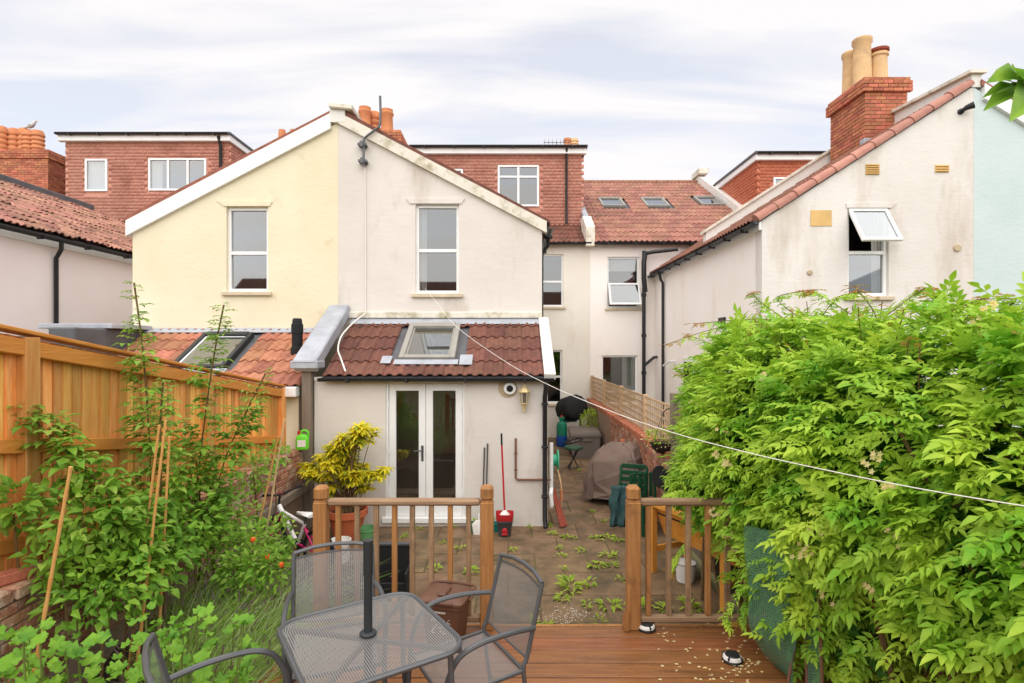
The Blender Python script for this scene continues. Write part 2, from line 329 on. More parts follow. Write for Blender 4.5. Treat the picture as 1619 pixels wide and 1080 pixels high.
M['teal_p'] = mat('teal_plastic', srgb(34, 122, 112), rough=.5, var=.1)
M['dkgreen_p'] = mat('dark_green_plastic', srgb(22, 72, 46), rough=.45, var=.1)
M['blue_p'] = mat('blue_plastic', srgb(36, 84, 168), rough=.5, var=.1)
M['gasgreen'] = mat('gas_green', srgb(28, 120, 92), rough=.45, var=.1)
M['aqua_p'] = mat('aqua_plastic', srgb(70, 190, 150), rough=.45, var=.08)
M['whitep'] = mat('white_paint_plastic', srgb(228, 224, 218), rough=.5, var=.06, stain=srgb(190, 175, 160), sscale=12, slo=.6, shi=.85)
M['cover'] = mat('cover_cloth', srgb(112, 94, 84), srgb(128, 108, 97), rough=.75, scale=3, bump=.3, bscale=9)
M['box'] = mat('storage_plastic', srgb(122, 112, 106), srgb(132, 122, 115), rough=.55, var=.06)
M['box_lid'] = mat('storage_lid', srgb(112, 100, 92), rough=.5, var=.06)
M['vgrey'] = mat('rooflight_grey', srgb(150, 146, 138), rough=.5, var=.08)
M['gold'] = mat('aged_brass', srgb(214, 190, 140), rough=.45, var=.1, metal=.25)
M['copper'] = mat('brown_pipe', srgb(120, 84, 66), rough=.6, var=.1)
M['redwood'] = mat('red_batten', srgb(138, 62, 42), rough=.7, var=.15, stretch=(4, 4, .5))
M['pinkp'] = mat('magenta_paint', srgb(204, 30, 104), rough=.35, var=.05)
M['bikewhite'] = mat('white_bike_paint', srgb(236, 234, 232), rough=.3, var=.03)
M['cane'] = mat('bamboo', srgb(204, 148, 78), srgb(220, 170, 104), rough=.6, scale=9, stretch=(1, 1, 1.5), stain=srgb(150, 98, 50), sscale=6, slo=.6, shi=.8)
M['cane_pale'] = mat('bamboo_pale', srgb(216, 182, 138), rough=.7, var=.12)
M['rope'] = mat('washing_line', srgb(232, 228, 220), rough=.7, var=.04)
M['bark'] = mat('stem_bark', srgb(96, 74, 48), srgb(118, 96, 62), rough=.85, scale=10)
M['greenstem'] = mat('green_stem', srgb(108, 126, 58), rough=.7, var=.15)
LT = dict(translucent=.38, rough=.5, spec=.3)
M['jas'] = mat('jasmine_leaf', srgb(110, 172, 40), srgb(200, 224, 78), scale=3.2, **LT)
M['jas_shade'] = mat('jasmine_leaf_shade', srgb(54, 116, 36), srgb(96, 152, 44), scale=7, **LT)  # darker green for the inner sprays paints the shade inside the bush
M['jas_tip'] = mat('jasmine_tip', srgb(150, 140, 50), srgb(196, 130, 70), scale=9, **LT)
M['jas_fl'] = mat('jasmine_flower', srgb(252, 242, 196), srgb(248, 226, 160), scale=20, **LT)
M['rose'] = mat('rose_leaf', srgb(88, 140, 44), srgb(154, 194, 66), scale=4, **LT)
M['rose_lt'] = mat('rose_leaf_light', srgb(120, 164, 60), srgb(170, 196, 84), scale=9, **LT)
M['bush_dk'] = mat('bush_leaf_dark', srgb(58, 108, 42), srgb(98, 148, 54), scale=7, **LT)
M['vine'] = mat('vine_leaf', srgb(84, 142, 42), srgb(142, 188, 58), scale=6, **LT)
M['grass'] = mat('grass_blade', srgb(118, 160, 58), srgb(172, 200, 96), scale=8, **LT)
M['lav'] = mat('lavender_stem', srgb(150, 166, 112), srgb(186, 194, 146), scale=8, **LT)
M['lavfl'] = mat('lavender_flower', srgb(120, 100, 120), srgb(150, 120, 110), scale=20, **LT)
M['yel'] = mat('yellow_leaf', srgb(236, 218, 44), srgb(216, 210, 56), scale=9, **LT)
M['yel_dk'] = mat('yellow_shrub_green', srgb(148, 168, 50), srgb(176, 184, 60), scale=9, **LT)
M['weed'] = mat('weed_leaf', srgb(122, 162, 44), srgb(190, 204, 74), scale=9, **LT)
M['tomato'] = mat('tomato', srgb(226, 120, 40), srgb(214, 70, 40), rough=.3, scale=20)
M['gull'] = mat('gull', srgb(225, 222, 218), srgb(150, 150, 155), rough=.8, scale=8)
M['beige'] = mat('beige_patch', srgb(186, 168, 140), rough=.9, var=.12)
M['tan'] = mat('tan_vent', srgb(214, 178, 116), rough=.8, var=.1)
# ------------------------------------------------------------------ ground
g = MB(); n = 24
g.add([(-400, -400, -.06), (400, -400, -.06), (400, 400, -.06), (-400, 400, -.06)], [(0, 1, 2, 3)])
struct(g.build('ground', M['earth']))

# ------------------------------------------------------------------ building helpers
def wall(Y, x0, x1, prof, holes, depth=.13, z0=-.05, thick=.25):
    """wall facing -Y; prof = [(x, ztop)...]; holes = [(xa, xb, za, zb)]"""
    mb = MB(); xs = sorted(set([x0, x1] + [p[0] for p in prof if x0 < p[0] < x1] + [h[i] for h in holes for i in (0, 1) if x0 < h[i] < x1]))
    def top(x):
        for (a, za), (b, zb) in zip(prof, prof[1:]):
            if a - 1e-6 <= x <= b + 1e-6: return za + (zb - za) * (x - a) / (b - a)
        return prof[-1][1]
    for a, b in zip(xs, xs[1:]):
        hs = sorted([h for h in holes if h[0] < (a + b) / 2 < h[1]], key=lambda h: h[2]); z = z0
        for h in hs:
            mb.add([(a, Y, z), (b, Y, z), (b, Y, h[2]), (a, Y, h[2])], [(0, 1, 2, 3)]); z = h[3]
        mb.add([(a, Y, z), (b, Y, z), (b, Y, top(b)), (a, Y, top(a))], [(0, 1, 2, 3)])
        mb.add([(a, Y, top(a)), (b, Y, top(b)), (b, Y + thick, top(b)), (a, Y + thick, top(a))], [(0, 1, 2, 3)])
    for xa, xb, za, zb in holes:
        mb.add([(xa, Y, za), (xb, Y, za), (xb, Y, zb), (xa, Y, zb), (xa, Y + depth, za), (xb, Y + depth, za), (xb, Y + depth, zb), (xa, Y + depth, zb)],
               [(0, 4, 5, 1), (1, 5, 6, 2), (2, 6, 7, 3), (3, 7, 4, 0)])
    mb.add([(x0, Y, z0), (x0, Y + thick, z0), (x0, Y + thick, top(x0)), (x0, Y, top(x0))], [(0, 1, 2, 3)])
    mb.add([(x1, Y, z0), (x1, Y, top(x1)), (x1, Y + thick, top(x1)), (x1, Y + thick, z0)], [(0, 1, 2, 3)])
    return mb
def window(par, Y, x0, x1, z0, z1, trans=(), mull=(), fw=.055, rec=.09, sill=True, curtain=None, name='window', gm='glass', sillm='sill', skip=()):
    """a window set rec behind wall plane Y; trans/mull are fractions of height/width"""
    f = MB(); ya, yb = Y + rec - .03, Y + rec + .05
    zs = [z0] + [z0 + (z1 - z0) * t for t in trans] + [z1]; xs = [x0] + [x0 + (x1 - x0) * t for t in mull] + [x1]
    f.bbox(x0, x0 + fw, ya, yb, z0, z1); f.bbox(x1 - fw, x1, ya, yb, z0, z1)
    f.bbox(x0 + fw, x1 - fw, ya, yb, z0, z0 + fw); f.bbox(x0 + fw, x1 - fw, ya, yb, z1 - fw, z1)
    for z in zs[1:-1]: f.bbox(x0 + fw, x1 - fw, ya + .003, yb, z - fw * .55, z + fw * .55)
    for x in xs[1:-1]: f.bbox(x - fw * .55, x + fw * .55, ya + .005, yb, z0 + fw, z1 - fw)
    fo = f.build(name, M['upvc'], par)
    for i, (a, b) in enumerate(zip(zs, zs[1:])):
        for j, (c, d) in enumerate(zip(xs, xs[1:])):
            if (i, j) in skip: continue
            tl = U(-.004, .004)
            q = MB(); q.add([(c + .03, Y + rec + .012 + tl, a + .03), (d - .03, Y + rec + .012, a + .03), (d - .03, Y + rec + .012 - tl, b - .03), (c + .03, Y + rec + .012, b - .03)], [(0, 1, 2, 3)])
            q.build('pane', M[gm], fo)
    r = MB(); dp = .9; y0 = Y + rec + .06
    r.add([(x0, y0, z0), (x1, y0, z0), (x1, y0, z1), (x0, y0, z1), (x0 - .2, y0 + dp, z0 - .3), (x1 + .2, y0 + dp, z0 - .3), (x1 + .2, y0 + dp, z1), (x0 - .2, y0 + dp, z1)],
          [(4, 5, 6, 7), (0, 4, 7, 3), (1, 2, 6, 5), (3, 7, 6, 2), (0, 1, 5, 4)])
    r.build('room_or_sky_panel', M['interior'], fo)
    if curtain:
        c = MB()
        for (fa, fb) in curtain[0]:
            k = 10; za = z0 + .02 + (z1 - z0) * curtain[1]; vs = []
            for i in range(k + 1):
                x = x0 + (x1 - x0) * (fa + (fb - fa) * i / k); yy = y0 + .05 + .018 * math.sin(i * 2.1)
                vs += [(x, yy, za), (x, yy, z1 - .02)]
            c.add(vs, [(2 * i, 2 * i + 2, 2 * i + 3, 2 * i + 1) for i in range(k)])
        c.build('curtain', M['curtain'], fo, smooth=True)
    if sill:
        MB().bbox(x0 - .07, x1 + .07, Y - .06, Y + rec - .03, z0 - .075, z0 - .002, .01).build('sill', M[sillm], fo)
    return fo
def tile_proto(wd=.30, ln=.46, rolls=2, h=.034, th=.016):
    mb = MB(); k = 6 * rolls; pts = []
    for i in range(k + 1):
        u = i / k; fr = (u * rolls) % 1 if i < k else 1.0
        z = h * max(0.0, math.sin(math.pi * (fr - .3) / .7)) if fr > .3 else 0
        pts.append((u * wd, z))
    tilt = .022
    vs = [(x, 0, z + tilt) for x, z in pts] + [(x, ln, z) for x, z in pts] + [(x, 0, z + tilt - th) for x, z in pts]
    m = k + 1
    fs = [(i, i + 1, m + i + 1, m + i) for i in range(k)] + [(2 * m + i, 2 * m + i + 1, i + 1, i) for i in range(k)]
    fs += [(2 * m, 0, m), (2 * m + k, m + k, k)]
    return mb.add(vs, fs)
def tiled_roof(par, org, ux, uy, width, length, tw, ex, mt, holes=(), proto=None, joined=False, jit=.006, name='tile'):
    """org lower-left corner, ux along eave, uy up the slope; tiles tw wide with ex exposed; holes in (u0,u1,v0,v1) metres"""
    ux = Vector(ux).normalized(); uy = Vector(uy).normalized(); uz = ux.cross(uy); org = Vector(org)
    pr = proto or tile_proto(tw + .012, ex + .07); me = pr.mesh('tile'); me.materials.append(M[mt])
    me.polygons.foreach_set('use_smooth', [True] * len(me.polygons)); me.set_sharp_from_angle(angle=R(50))
    items = []; nc = int(round(width / tw)); nr = int(math.ceil(length / ex))
    for r in range(nr):
        for c in range(nc):
            u, v = c * tw, r * ex
            if any(h[0] < u + tw * .5 < h[1] and h[2] < v + ex * .5 < h[3] for h in holes): continue
            p = org + ux * (u + U(-jit, jit) * .5) + uy * (v + U(-jit, jit)) + uz * (.012 + U(0, jit))
            a = U(-.012, .012); x2 = (ux * math.cos(a) + uy * math.sin(a)); y2 = uz.cross(x2)
            Mx = Matrix((x2, y2, uz)).transposed().to_4x4()
            if v + ex + .07 > length: Mx = Mx @ Matrix.Diagonal((1, max(.2, (length - v) / (ex + .07)), 1, 1))
            Mx.translation = p
            if joined: items.append((0, Mx))
            else: inst(name, me, par, Mx)
    if joined:
        o3 = wloc(par)
        for _, m_ in items: m_.translation = m_.translation - o3
        return stuff(link(name + '_courses', merge(name, [pr], items, M[mt]), None, par))
def rooflight(par, org, ux, uy, u0, u1, v0, v1, fm='steel_dark', fw=.07, name='rooflight', gm='glass', inside='interior'):
    ux = Vector(ux).normalized(); uy = Vector(uy).normalized(); uz = ux.cross(uy); org = Vector(org); Mr = Matrix((ux, uy, uz)).transposed()
    def bx(mb, a, b, c, d, h0, h1, bev=.006):
        return mb.obox(org + ux * (a + b) / 2 + uy * (c + d) / 2 + uz * (h0 + h1) / 2, (b - a, d - c, h1 - h0), Mr, bev)
    f = MB(); h0, h1 = -.03, .07
    bx(f, u0, u0 + fw, v0, v1, h0, h1); bx(f, u1 - fw, u1, v0, v1, h0, h1); bx(f, u0 + fw, u1 - fw, v0, v0 + fw, h0, h1 - .003); bx(f, u0 + fw, u1 - fw, v1 - fw * 1.6, v1, h0, h1 + .012)
    fo = f.build(name, M[fm], par)
    s = MB(); q = fw; w2 = .03
    bx(s, u0 + q, u0 + q + w2, v0 + q, v1 - q, h0, h1 - .03); bx(s, u1 - q - w2, u1 - q, v0 + q, v1 - q, h0, h1 - .03); bx(s, u0 + q + w2, u1 - q - w2, v0 + q, v0 + q + w2, h0, h1 - .03); bx(s, u0 + q + w2, u1 - q - w2, v1 - q - w2 * 1.6, v1 - q, h0, h1 - .03)
    s.build('sash', M['upvc'] if fm == 'steel_dark' else M[fm], fo)
    p = MB(); P = lambda a, b, h: org + ux * a + uy * b + uz * h
    p.add([P(u0 + .08, v0 + .08, .03), P(u1 - .08, v0 + .08, .03), P(u1 - .08, v1 - .08, .03), P(u0 + .08, v1 - .08, .03)], [(0, 1, 2, 3)])
    p.build('pane', M[gm], fo)
    k = MB(); bx(k, u0 + .02, u1 - .02, v0 + .02, v1 - .02, -.2, -.15, 0)
    k.build('room_or_sky_panel', M[inside], fo)
    return fo
def hung_tiles(par, org, ux, width, height, mt, tw=.165, ex=.105, holes=(), out=(0, -1, 0)):
    """tile-hung cladding: every tile a small tilted slab"""
    ux = Vector(ux).normalized(); uo = Vector(out); org = Vector(org); pr = MB(); h = ex + .03
    pr.add([(0.002, .028, 0), (tw - .003, .028, 0), (tw - .003, .008, h), (.002, .008, h), (.002, .012, 0), (tw - .003, .012, 0)], [(0, 1, 2, 3), (4, 5, 1, 0), (0, 3, 4), (1, 5, 2)])
    items = []
    for r in range(int(height / ex)):
        off = (r % 2) * tw / 2
        for c in range(-1, int(width / tw) + 1):
            u = c * tw + off
            if u < -.01 or u + tw > width + .09: continue
            z = r * ex
            if any(q[0] - tw * .4 < u + tw / 2 < q[1] + tw * .4 and q[2] - ex < z + ex * .3 < q[3] for q in holes): continue
            Mx = Matrix((ux, uo, Vector((0, 0, 1)))).transposed().to_4x4()
            Mx = Mx @ Matrix.Rotation(U(-.012, .012), 4, 'Y')
            Mx.translation = org + ux * u + Vector((0, 0, z)) + uo * U(0, .005) - wloc(par); items.append((0, Mx))
    return stuff(link('hung_tiles', merge('hung_tiles', [pr], items, M[mt]), None, par))
def brick_stack(par, x0, x1, y0, y1, z0, z1, mt='brick', name='chimney', cap=.0, faces='FL'):
    core = MB().box(x0 + .012, x1 - .012, y0 + .012, y1 - .012, z0, z1).build(name, M['mortar'], par)
    bl, bh = .225, .075; big = MB().bbox(-.1075, .1075, 0, .1, 0, .065, .004).mesh('brick'); big.materials.append(M[mt])
    rows = int((z1 - z0) / bh)
    for r in range(rows):
        z = z0 + (z1 - z0) * r / rows; e = cap if r >= rows - 4 else 0
        if r == rows - 1: e *= .55
        for fc in faces:
            if fc == 'F': a, b, d = x0 - e, x1 + e, Vector((1, 0, 0))
            else: a, b, d = y0 - e, y1 + e, Vector((0, 1, 0))
            nb = max(2, int(round((b - a) / bl))); st = (b - a) / nb; sh = .5 if (r % 2) else 0
            for k in range(-1 if sh else 0, nb):
                s0 = max(a, a + (k + sh) * st); s1 = min(b, a + (k + 1 + sh) * st)
                if s1 - s0 < .03: continue
                sx = (s1 - s0 - .01) / .215; c = (s0 + s1) / 2; jt = U(-.003, .003)
                if fc == 'F': Mx = Matrix.Translation((c, y0 - e + jt, z)) @ Matrix.Diagonal((sx, 1, 1, 1))
                elif fc == 'L': Mx = Matrix.Translation((x0 - e + jt, c, z)) @ Matrix.Rotation(R(-90), 4, 'Z') @ Matrix.Diagonal((sx, 1, 1, 1))
                else: Mx = Matrix.Translation((x1 + e + jt, c, z)) @ Matrix.Rotation(R(90), 4, 'Z') @ Matrix.Diagonal((sx, 1, 1, 1))
                inst('brick', big, core, Mx)
    return core
def chimney_pot(par, x, y, z, r, h, mt, kind=0):
    if kind == 0: pf = [(r * 1.1, 0), (r * 1.1, h * .08), (r * .95, h * .12), (r * .85, h * .75), (r * 1.0, h * .8), (r * 1.02, h * .86), (r * .86, h * .9), (r * .9, h), (r * .7, h), (r * .7, h * .6)]
    elif kind == 1: pf = [(r, 0), (r * .92, h * .6), (r * .9, h * .86), (r * 1.05, h * .9), (r * 1.05, h * .98), (r * .9, h), (r * .75, h), (r * .75, h * .7)]
    else:
        pf = [(r, 0)]
        for k in range(4): pf += [(r * .85, h * (.1 + k * .2)), (r * 1.05, h * (.16 + k * .2)), (r * 1.05, h * (.22 + k * .2))]
        pf += [(r * .8, h), (r * .6, h), (r * .6, h * .7)]
    return MB().lathe(pf, 16, (x, y, z)).build('chimney_pot', M[mt], par, True)
def gutter(par, a, b, r=.055, name='gutter', brackets=4):
    a = Vector(a); b = Vector(b); d = (b - a).normalized(); sd = Vector((0, 0, 1)).cross(d); vs = []; k = 8
    for p in (a, b):
        for rr in (r, r - .008):
            for i in range(k + 1):
                t = math.pi * i / k; vs.append(p + sd * math.cos(t) * rr - Vector((0, 0, 1)) * math.sin(t) * rr)
    m = k + 1; fs = []
    for i in range(k): fs += [(i, i + 1, 2 * m + i + 1, 2 * m + i), (m + i, 3 * m + i, 3 * m + i + 1, m + i + 1)]
    fs += [(0, 2 * m, 3 * m, m), (k, m + k, 3 * m + k, 2 * m + k)] + [(i, m + i, m + i + 1, i + 1) for i in range(k)] + [(2 * m + i, 2 * m + i + 1, 3 * m + i + 1, 3 * m + i) for i in range(k)]
    mb = MB().add(vs, fs)
    for i in range(brackets):
        p = a.lerp(b, (i + .5) / brackets); mb.obox(p - Vector((0, 0, r * .6)), (.03, r * 2.5, r * 1.3), Matrix((d, sd, Vector((0, 0, 1)))).transposed())
    return mb.build(name, M['black'], par, True)
def slope_bar(x0, z0, x1, z1, y0, y1, th, top=0.0):     # board following a gable slope; its upper edge runs from (x0,z0) to (x1,z1)
    return MB().poly_y([(x0, z0 - th), (x1, z1 - th), (x1, z1 + top), (x0, z0 + top)], y0, y1)

YG, YL, YM, YD = 9.96, 8.46, 16.7, 18.0               # gable, lean-to front, rear wall of the terrace, dormer fronts
XP, XR, XT = -3.07, .577, 2.41                        # party line, outrigger corner, boundary line
PITCH = math.atan(.554)

# ------------------------------------------------------------------ the house with the grey gable
H = thing('terraced_house', 'grey rendered gable house with french doors under a brown tiled lean-to', 'house', (-1.25, YG, 0))
wx0, wx1, wz0, wz1 = -1.687, -.905, 3.68, 5.275
wall(YG, XP, XR, [(XP, 6.74), (XR, 4.80)], [(wx0, wx1, wz0, wz1)]).build('gable_wall', M['render'], H)
window(H, YG, wx0, wx1, wz0, wz1, trans=(.485,), curtain=([(.0, .22)], 0))
MB().poly_y([(wx0 - .1, wz1 + .01), (wx1 + .04, wz1 + .01), (wx1 + .1, wz1 + .10), (wx0 - .16, wz1 + .10)], YG - .022, YG + .02).build('window_hood', M['render'], H)
MB().add([(XR, YG + .25, -.05), (XR, YM, -.05), (XR, YM, 4.82), (XR, YG + .25, 4.82)], [(0, 1, 2, 3)]).build('side_wall', M['render'], H)
slope_bar(XP + .02, 6.90, XR + .08, 4.955, YG - .07, YG + .10, .20).build('bargeboard', M['moss_trim'], H)
rf = MB().poly_y([(XP, 6.90), (XR + .14, 4.93), (XR + .14, 4.98), (XP, 6.99)], YG - .05, YM).build('outrigger_roof', M['tile_brown'], H)
MB().obox((-2.99 + .0, YG + .2, 6.98), (.42, .7, .09), Matrix.Rotation(R(6), 3, 'Y'), .015).build('apex_cap', M['moss_trim'], H)
MB().poly_y([(-3.2, 6.72), (-2.93, 6.72), (-2.93, 6.95), (-3.2, 6.95)], YG - .075, YG + .4).build('apex_block', M['trim'], H)
gutter(H, (XR + .17, YG - .05, 4.88), (XR + .17, YM, 4.88), .06)
MB().tube([(XR + .17, YG + .9, 4.83), (XR + .17, YG + .93, 4.70), (XR + .05, YG + .97, 4.55), (XR + .045, YG + .97, .3)], .035).build('downpipe', M['black'], H, True)
MB().bbox(XP + .12, XR + .0, YG - .045, YG - .002, 3.235, 3.35, .012).build('string_ledge', M['moss_trim'], H)
# lean-to
doors = (-1.885, -.683, .10, 2.20)
wall(YL, -2.97, XR, [(-2.97, 2.24), (XR, 2.24)], [doors], depth=.16).build('lean_to_wall', M['render'], H)
MB().add([(XR, YL + .25, -.05), (XR, YG, -.05), (XR, YG, 3.2), (XR, YL + .25, 2.35)], [(0, 1, 2, 3)]).build('lean_to_side', M['render'], H)
MB().bbox(-2.97, XR, YL - .022, YL - .001, 2.13 + .08, 2.27, .004).build('fascia', M['trim'], H)
# french doors
for k, (a, b) in enumerate(((-1.845, -1.287), (-1.281, -.723))):
    d = MB(); y0, y1 = YL + .045, YL + .105; z0, z1 = .14, 2.16; fw = .105
    d.bbox(a, a + fw, y0, y1, z0, z1); d.bbox(b - fw, b, y0, y1, z0, z1); d.bbox(a + fw, b - fw, y0, y1, z1 - fw, z1); d.bbox(a + fw, b - fw, y0, y1, z0, z0 + .17)
    do = d.build('door', M['upvc'], H)
    MB().add([(a + fw - .01, y0 + .03, z0 + .16), (b - fw + .01, y0 + .03, z0 + .16), (b - fw + .01, y0 + .034, z1 - fw + .01), (a + fw - .01, y0 + .034, z1 - fw + .01)], [(0, 1, 2, 3)]).build('pane', M['door_glass'], do)
    hx = a - .012 if k == 0 else b + .012
    for z in (.5, 1.15, 1.85): MB().bbox(hx - .012, hx + .012, y0 - .03, y0 + .004, z - .05, z + .05).build('hinge', M['upvc'], do)
    if k == 0:
        h = MB(); h.bbox(b - .065, b - .03, y0 - .012, y0 - .001, .98, 1.22, .004); h.tube([(b - .048, y0 - .012, 1.15), (b - .048, y0 - .055, 1.15), (b - .17, y0 - .055, 1.14)], .011)
        h.build('handle', M['steel'], do, True)
f = MB(); y0, y1 = YL + .02, YL + .12
f.bbox(doors[0], doors[0] + .036, y0, y1, doors[2], doors[3]); f.bbox(doors[1] - .036, doors[1], y0, y1, doors[2], doors[3]); f.bbox(doors[0] + .036, doors[1] - .036, y0, y1, 2.165, doors[3]); f.bbox(doors[0] - .05, doors[1] + .05, YL - .05, y1, .06, .135)
f.build('door_frame', M['upvc'], H)
r = MB(); r.add([(-2.8, YL + .2, .1), (.5, YL + .2, .1), (.5, YG + 2, .1), (-2.8, YG + 2, .1), (-2.8, YL + .2, 2.3), (.5, YL + .2, 2.3), (.5, YG + 2, 2.5), (-2.8, YG + 2, 2.5)], [(0, 1, 2, 3), (2, 3, 7, 6), (0, 3, 7, 4), (1, 2, 6, 5), (4, 5, 6, 7)])
r.build('kitchen_interior', M['interior'], H)
# lean-to roof
lo = Vector((-2.80, YL - .12, 2.27)); lu = Vector((1, 0, 0)); lv = Vector((0, YG - YL + .12, 3.17 - 2.27)); ll = lv.length; lvn = lv.normalized()
sh = MB(); lz = lu.cross(lvn)
sh.obox(lo + lu * 1.66 + lvn * ll / 2 - lz * .03, (3.36, ll, .05), Matrix((lu, lvn, lz)).transposed())
lroof = sh.build('lean_to_roof', M['slate'], H)
vu0, vu1, vv0, vv1 = 1.06, 1.94, .44, 1.62
tiled_roof(lroof, lo, lu, lvn, 3.3, ll - .06, .30, .40, 'tile_brown', holes=[(vu0 - .02, vu1 + .02, vv0 - .12, vv1)])
rooflight(H, lo + lz * .03, lu, lvn, vu0, vu1, vv0, vv1, 'vgrey', .085, inside='box')
ap = MB(); Ml = Matrix((lu, lvn, lz)).transposed()
ap.obox(lo + lu * 1.5 + lvn * .36 + lz * .055, (1.0, .14, .012), Ml, .004)
ap.obox(lo + lu * .88 + lvn * .40 + lz * .072, (.16, .22, .012), Ml, .004); ap.obox(lo + lu * 2.12 + lvn * .40 + lz * .072, (.2, .3, .012), Ml, .004)
ap.build('lead_apron', M['lead'], H)
MB().obox(lo + lu * 1.66 + lvn * (ll - .05) + lz * .05, (3.36, .26, .015), Ml, .004).build('lead_flashing', M['lead'], H)
MB().obox(lo + lu * 3.40 + lvn * (ll / 2 - .01) + lz * .03, (.17, ll + .06, .11), Ml, .008).build('verge_board', M['trim'], H)
gutter(H, (-2.86, YL - .15, 2.26), (.66, YL - .15, 2.26), .055, brackets=4)
dp = MB(); dp.tube([(.54, YL - .15, 2.22), (.54, YL - .15, 2.1), (.53, YL - .06, 1.98), (.53, YL - .06, .12), (.54, YL - .12, .02)], .036, 10)
for z in (.45, 1.2, 1.85): dp.bbox(.48, .58, YL - .1, YL - .002, z, z + .03)
dp.build('downpipe', M['black'], H, True)
MB().tube([(.64, YL + .1, 1.25), (.64, YL + .1, .25)], .028).tube([(.64, YL + .1, .55), (.62, YL - .03, .5), (.64, YL - .03, .32)], .03).build('waste_pipe', M['upvc'], H, True)
pp = MB(); pp.tube([(.09, YL - .03, 1.34), (.09, YL - .03, .74), (.11, YL - .03, .715), (.62, YL - .03, .715)], .016)
for q in ((.09, 1.1), (.09, .85)): pp.bbox(q[0] - .025, q[0] + .025, YL - .03, YL - .001, q[1], q[1] + .02)
pp.build('water_pipe', M['copper'], H, True)
# lead-capped parapet and pier between the two lean-tos
pw = MB().bbox(-3.13, -2.985, YL - .1, YL + .12, 0, 2.36, .01).build('pier', M['greywood'], H)
pu = MB(); lp = Vector((-3.06, YL - .2, 2.38)); pu.obox(lp + lvn * (ll / 2 + .05) + Vector((.02, 0, .06)), (.36, ll + .12, .2), Ml, .02)
pu.bbox(-3.25, -2.84, YL - .24, YL + .1, 2.40, 2.52, .015)
pu.build('parapet_capping', M['lead'], H)
# mast on the gable
ma = MB(); p = [at(601, 152, YG - .12), at(601, 195, YG - .12), at(592, 206, YG - .12), at(579, 216, YG - .12), at(575, 224, YG - .12), at(575, 262, YG - .12)]
ma.tube(spline(p, 3), .022, 8); c1, c2 = at(575, 232, YG), at(576, 258, YG)
for c in (c1, c2): ma.bbox(c.x - .075, c.x + .075, YG - .15, YG - .002, c.z - .022, c.z + .022); ma.bbox(c.x - .03, c.x + .03, YG - .17, YG - .002, c.z - .05, c.z + .05)
ma.build('mast', M['steel'], H, True)
cb = [at(577, 266, YG - .02), at(578, 400, YG - .02), at(578, 488, YG - .02)]
cb += [at(577, 496, YG - .08), Vector((-2.66, 9.55, 3.16)), Vector((-2.74, 9.1, 2.92)), Vector((-2.70, 8.75, 2.70)), Vector((-2.58, 8.5, 2.55)), Vector((-2.45, 8.3, 2.36))]
MB().tube(spline(cb, 5), .012, 6).build('cable', M['whitep'], H, True)
# rear wall of the main house
w1 = (.72, 1.61, 3.92, 5.49); w2 = (.74, 1.575, 1.01, 2.62)
wall(YM, XR, XT, [(XR, 5.86), (XT, 5.86)], [w1, w2]).build('rear_wall', M['cream'], H)
window(H, YM, *w1, trans=(.48,)); window(H, YM, *w2, trans=(.5,))
eo = Vector((-3.0, YM - .22, 5.78)); eu = Vector((1, 0, 0)); ev = Vector((0, math.cos(PITCH), math.sin(PITCH)))
ro = MB().poly_x([(YM - .2, 5.74), (23.2, 5.74 + 6.7 * .554), (23.2, 5.80 + 6.7 * .554), (YM - .2, 5.80)], XP - .1, XT - .06).build('main_roof', M['slate'], H)
tiled_roof(ro, Vector((.3, eo.y, eo.z)), eu, ev, 2.1, 1.75, .30, .40, 'tile_brown')
gutter(H, (.4, YM - .26, 5.80), (XT, YM - .26, 5.80), .06, brackets=2)
MB().poly_x([(YM - .3, 5.7), (YM + .1, 5.7), (YM + 1.1, 6.75), (YM + .5, 6.75), (YM - .3, 6.25)], XT - .16, XT + .10).build('kneeler', M['moss_trim'], H)
MB().poly_x([(YM + .0, 6.4), (23.2, 6.4 + 6.5 * .554), (23.2, 6.2), (YM + .4, 6.0)], XT - .1, XT + .06).build('party_parapet', M['lead'], H)
